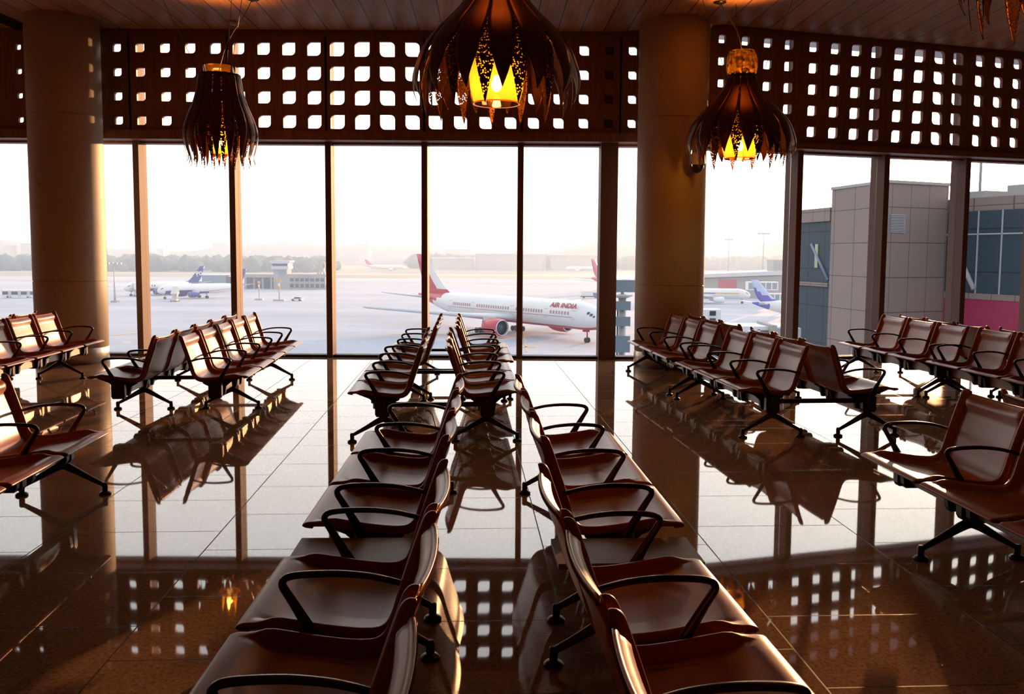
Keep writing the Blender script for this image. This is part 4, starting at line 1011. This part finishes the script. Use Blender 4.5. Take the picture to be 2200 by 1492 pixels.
# right-hand building
Yb = 108.0
C0 = at_depth(1894, 393, Yb); ztop = C0.z
def pt(px, Y): return Vector(((px - 1100) / F * Y * 1.0, Y, 0))
A = pt(1780, Yb * 1.115); B = pt(1894, Yb); Cc = pt(2028, Yb * 1.04)
tbk = thing('terminal_block', 'tall grey panelled block rising in front of the low sun', 'building', (B.x, B.y, GZ))
off = lambda v: (v.x - B.x, v.y - B.y)
H0 = ztop - GZ
part('wall', MB().prism([off(A), (0, 0), off(Cc), (off(Cc)[0] - 2, off(Cc)[1] + 14), (off(A)[0] + 6, off(A)[1] + 10)], 0, H0), CLAD, tbk)
part('parapet', MB().prism([(off(A)[0] - .2, off(A)[1] - .1), (0, -.25), (off(Cc)[0] + .2, off(Cc)[1] - .1), (off(Cc)[0], off(Cc)[1] + .5), (0, .4), (off(A)[0], off(A)[1] + .5)], H0, H0 + .35), CONC, tbk)
dC = (Cc - B).normalized(); nC = Vector((dC.y, -dC.x, 0)); ang = math.atan2(dC.y, dC.x)
lv = part('louvre_vent', MB(), GREYM, tbk)
mbv = MB(); zl = at_depth(1930, 500, Yb * 1.01).z - GZ; zh = at_depth(1930, 460, Yb * 1.01).z - GZ
for q in range(12):
    z = zl + (zh - zl) * q / 12; mbv.box((.9, -.14, z), (3.3, -.02, z + (zh - zl) / 22))
lv.data = mbv.mesh('louvre_vent', GREYM); lv.rotation_euler = (0, 0, ang)
# dark lower half recessed panel of the right face is the same block; glazed link building on the left
G0, G1 = pt(1690, Yb * 1.24), pt(1781, Yb * 1.13)
zt0 = at_depth(1740, 452, Yb * 1.18).z - GZ
lk = thing('link_building', 'blue glazed link building left of the tall grey block', 'building', (G1.x, G1.y, GZ))
g0 = (G0.x - G1.x, G0.y - G1.y)
part('wall', MB().prism([g0, (0, 0), (4, 10), (g0[0] + 4, g0[1] + 10)], 0, zt0), CURTAIN, lk)
dl = math.atan2(-g0[1], -g0[0]); Ll = math.hypot(*g0)
PALEG = pmat('painted_opening_light', (0.42, 0.46, 0.30), 0.4)
def band(parent, name, m, y0, y1, px, Y, x0, x1, base, ang, dep=.12, inset=0.0):
    z0 = at_depth(px, y0, Y).z - GZ; z1 = at_depth(px, y1, Y).z - GZ
    return part(name, MB().box((x0, -dep, min(z0, z1)), (x1, .05 - inset, max(z0, z1))), m, parent, (base[0], base[1], 0), ang)
band(lk, 'cladding_band', CLADS, 478, 450, 1740, Yb * 1.18, 0, Ll, g0, dl, .3)
band(lk, 'floor_band', CLADS, 614, 606, 1740, Yb * 1.18, 0, Ll, g0, dl, .3)
for i, (x0, x1) in enumerate(((.5, Ll * .48), (Ll * .54, Ll - .5))): band(lk, 'painted_light_opening', PALEG, 575, 525, 1740, Yb * 1.18, x0 + 1.5, x0 + 2.3, g0, dl, .1)  # pale boxes: the light in these openings is put into their colour
part('diagonal_brace', MB().tube([(g0[0] * .45, g0[1] * .45 - .35, at_depth(1740, 525, Yb * 1.18).z - GZ), (g0[0] * .05, g0[1] * .05 - .35, at_depth(1740, 600, Yb * 1.18).z - GZ)], .22, 8), BLUESTEEL, lk)
# right wing with the magenta band
E0, E1 = pt(2024, Yb * 1.045), pt(2290, Yb * .90); e1 = (E1.x - E0.x, E1.y - E0.y); Le = math.hypot(*e1); ae = math.atan2(e1[1], e1[0])
zt1 = at_depth(2060, 428, Yb * 1.03).z - GZ
rw = thing('gate_building', 'grey gate building with large windows above a magenta wall', 'building', (E0.x, E0.y, GZ))
part('wall', MB().prism([(0, 0), e1, (e1[0] + 3, e1[1] + 12), (3, 12)], 0, zt1), CLADS, rw)
band(rw, 'glazing', CURTAIN, 628, 456, 2060, Yb * 1.03, .2, Le, (0, 0), ae, .15)
band(rw, 'sill_band', CLADS, 640, 628, 2060, Yb * 1.03, 0, Le, (0, 0), ae, .3)
band(rw, 'magenta_wall', MAGENTA, 760, 640, 2060, Yb * 1.03, 0, Le, (0, 0), ae, .2)
for x in (Le * .10, Le * .30, Le * .5, Le * .7): band(rw, 'window_mullion', GREYM, 628, 456, 2060, Yb * 1.03, x, x + .18, (0, 0), ae, .25)
band(rw, 'transom', GREYM, 506, 503, 2060, Yb * 1.03, 0, Le, (0, 0), ae, .25)
zA = at_depth(2060, 515, Yb * 1.03).z - GZ; zB = at_depth(2060, 620, Yb * 1.03).z - GZ
br = part('diagonal_brace', MB().tube([(Le * .08, -.3, zA), (Le * .3, -.3, zB)], .3, 8), GREYM, rw, (0, 0, 0), ae)
part('roof_step', MB().box((Le * .16, 0, zt1), (Le * .34, 4, zt1 + .8)), CONC, rw, (0, 0, 0), ae); part('roof_step', MB().box((Le * .52, 0, zt1), (Le, 4, zt1 + 1.2)), CONC, rw, (0, 0, 0), ae)
part('roof_mast', MB().tube([(Le * .24, 1, zt1), (Le * .24, 1, zt1 + 9)], .16, 8), GREYM, rw, (0, 0, 0), ae)
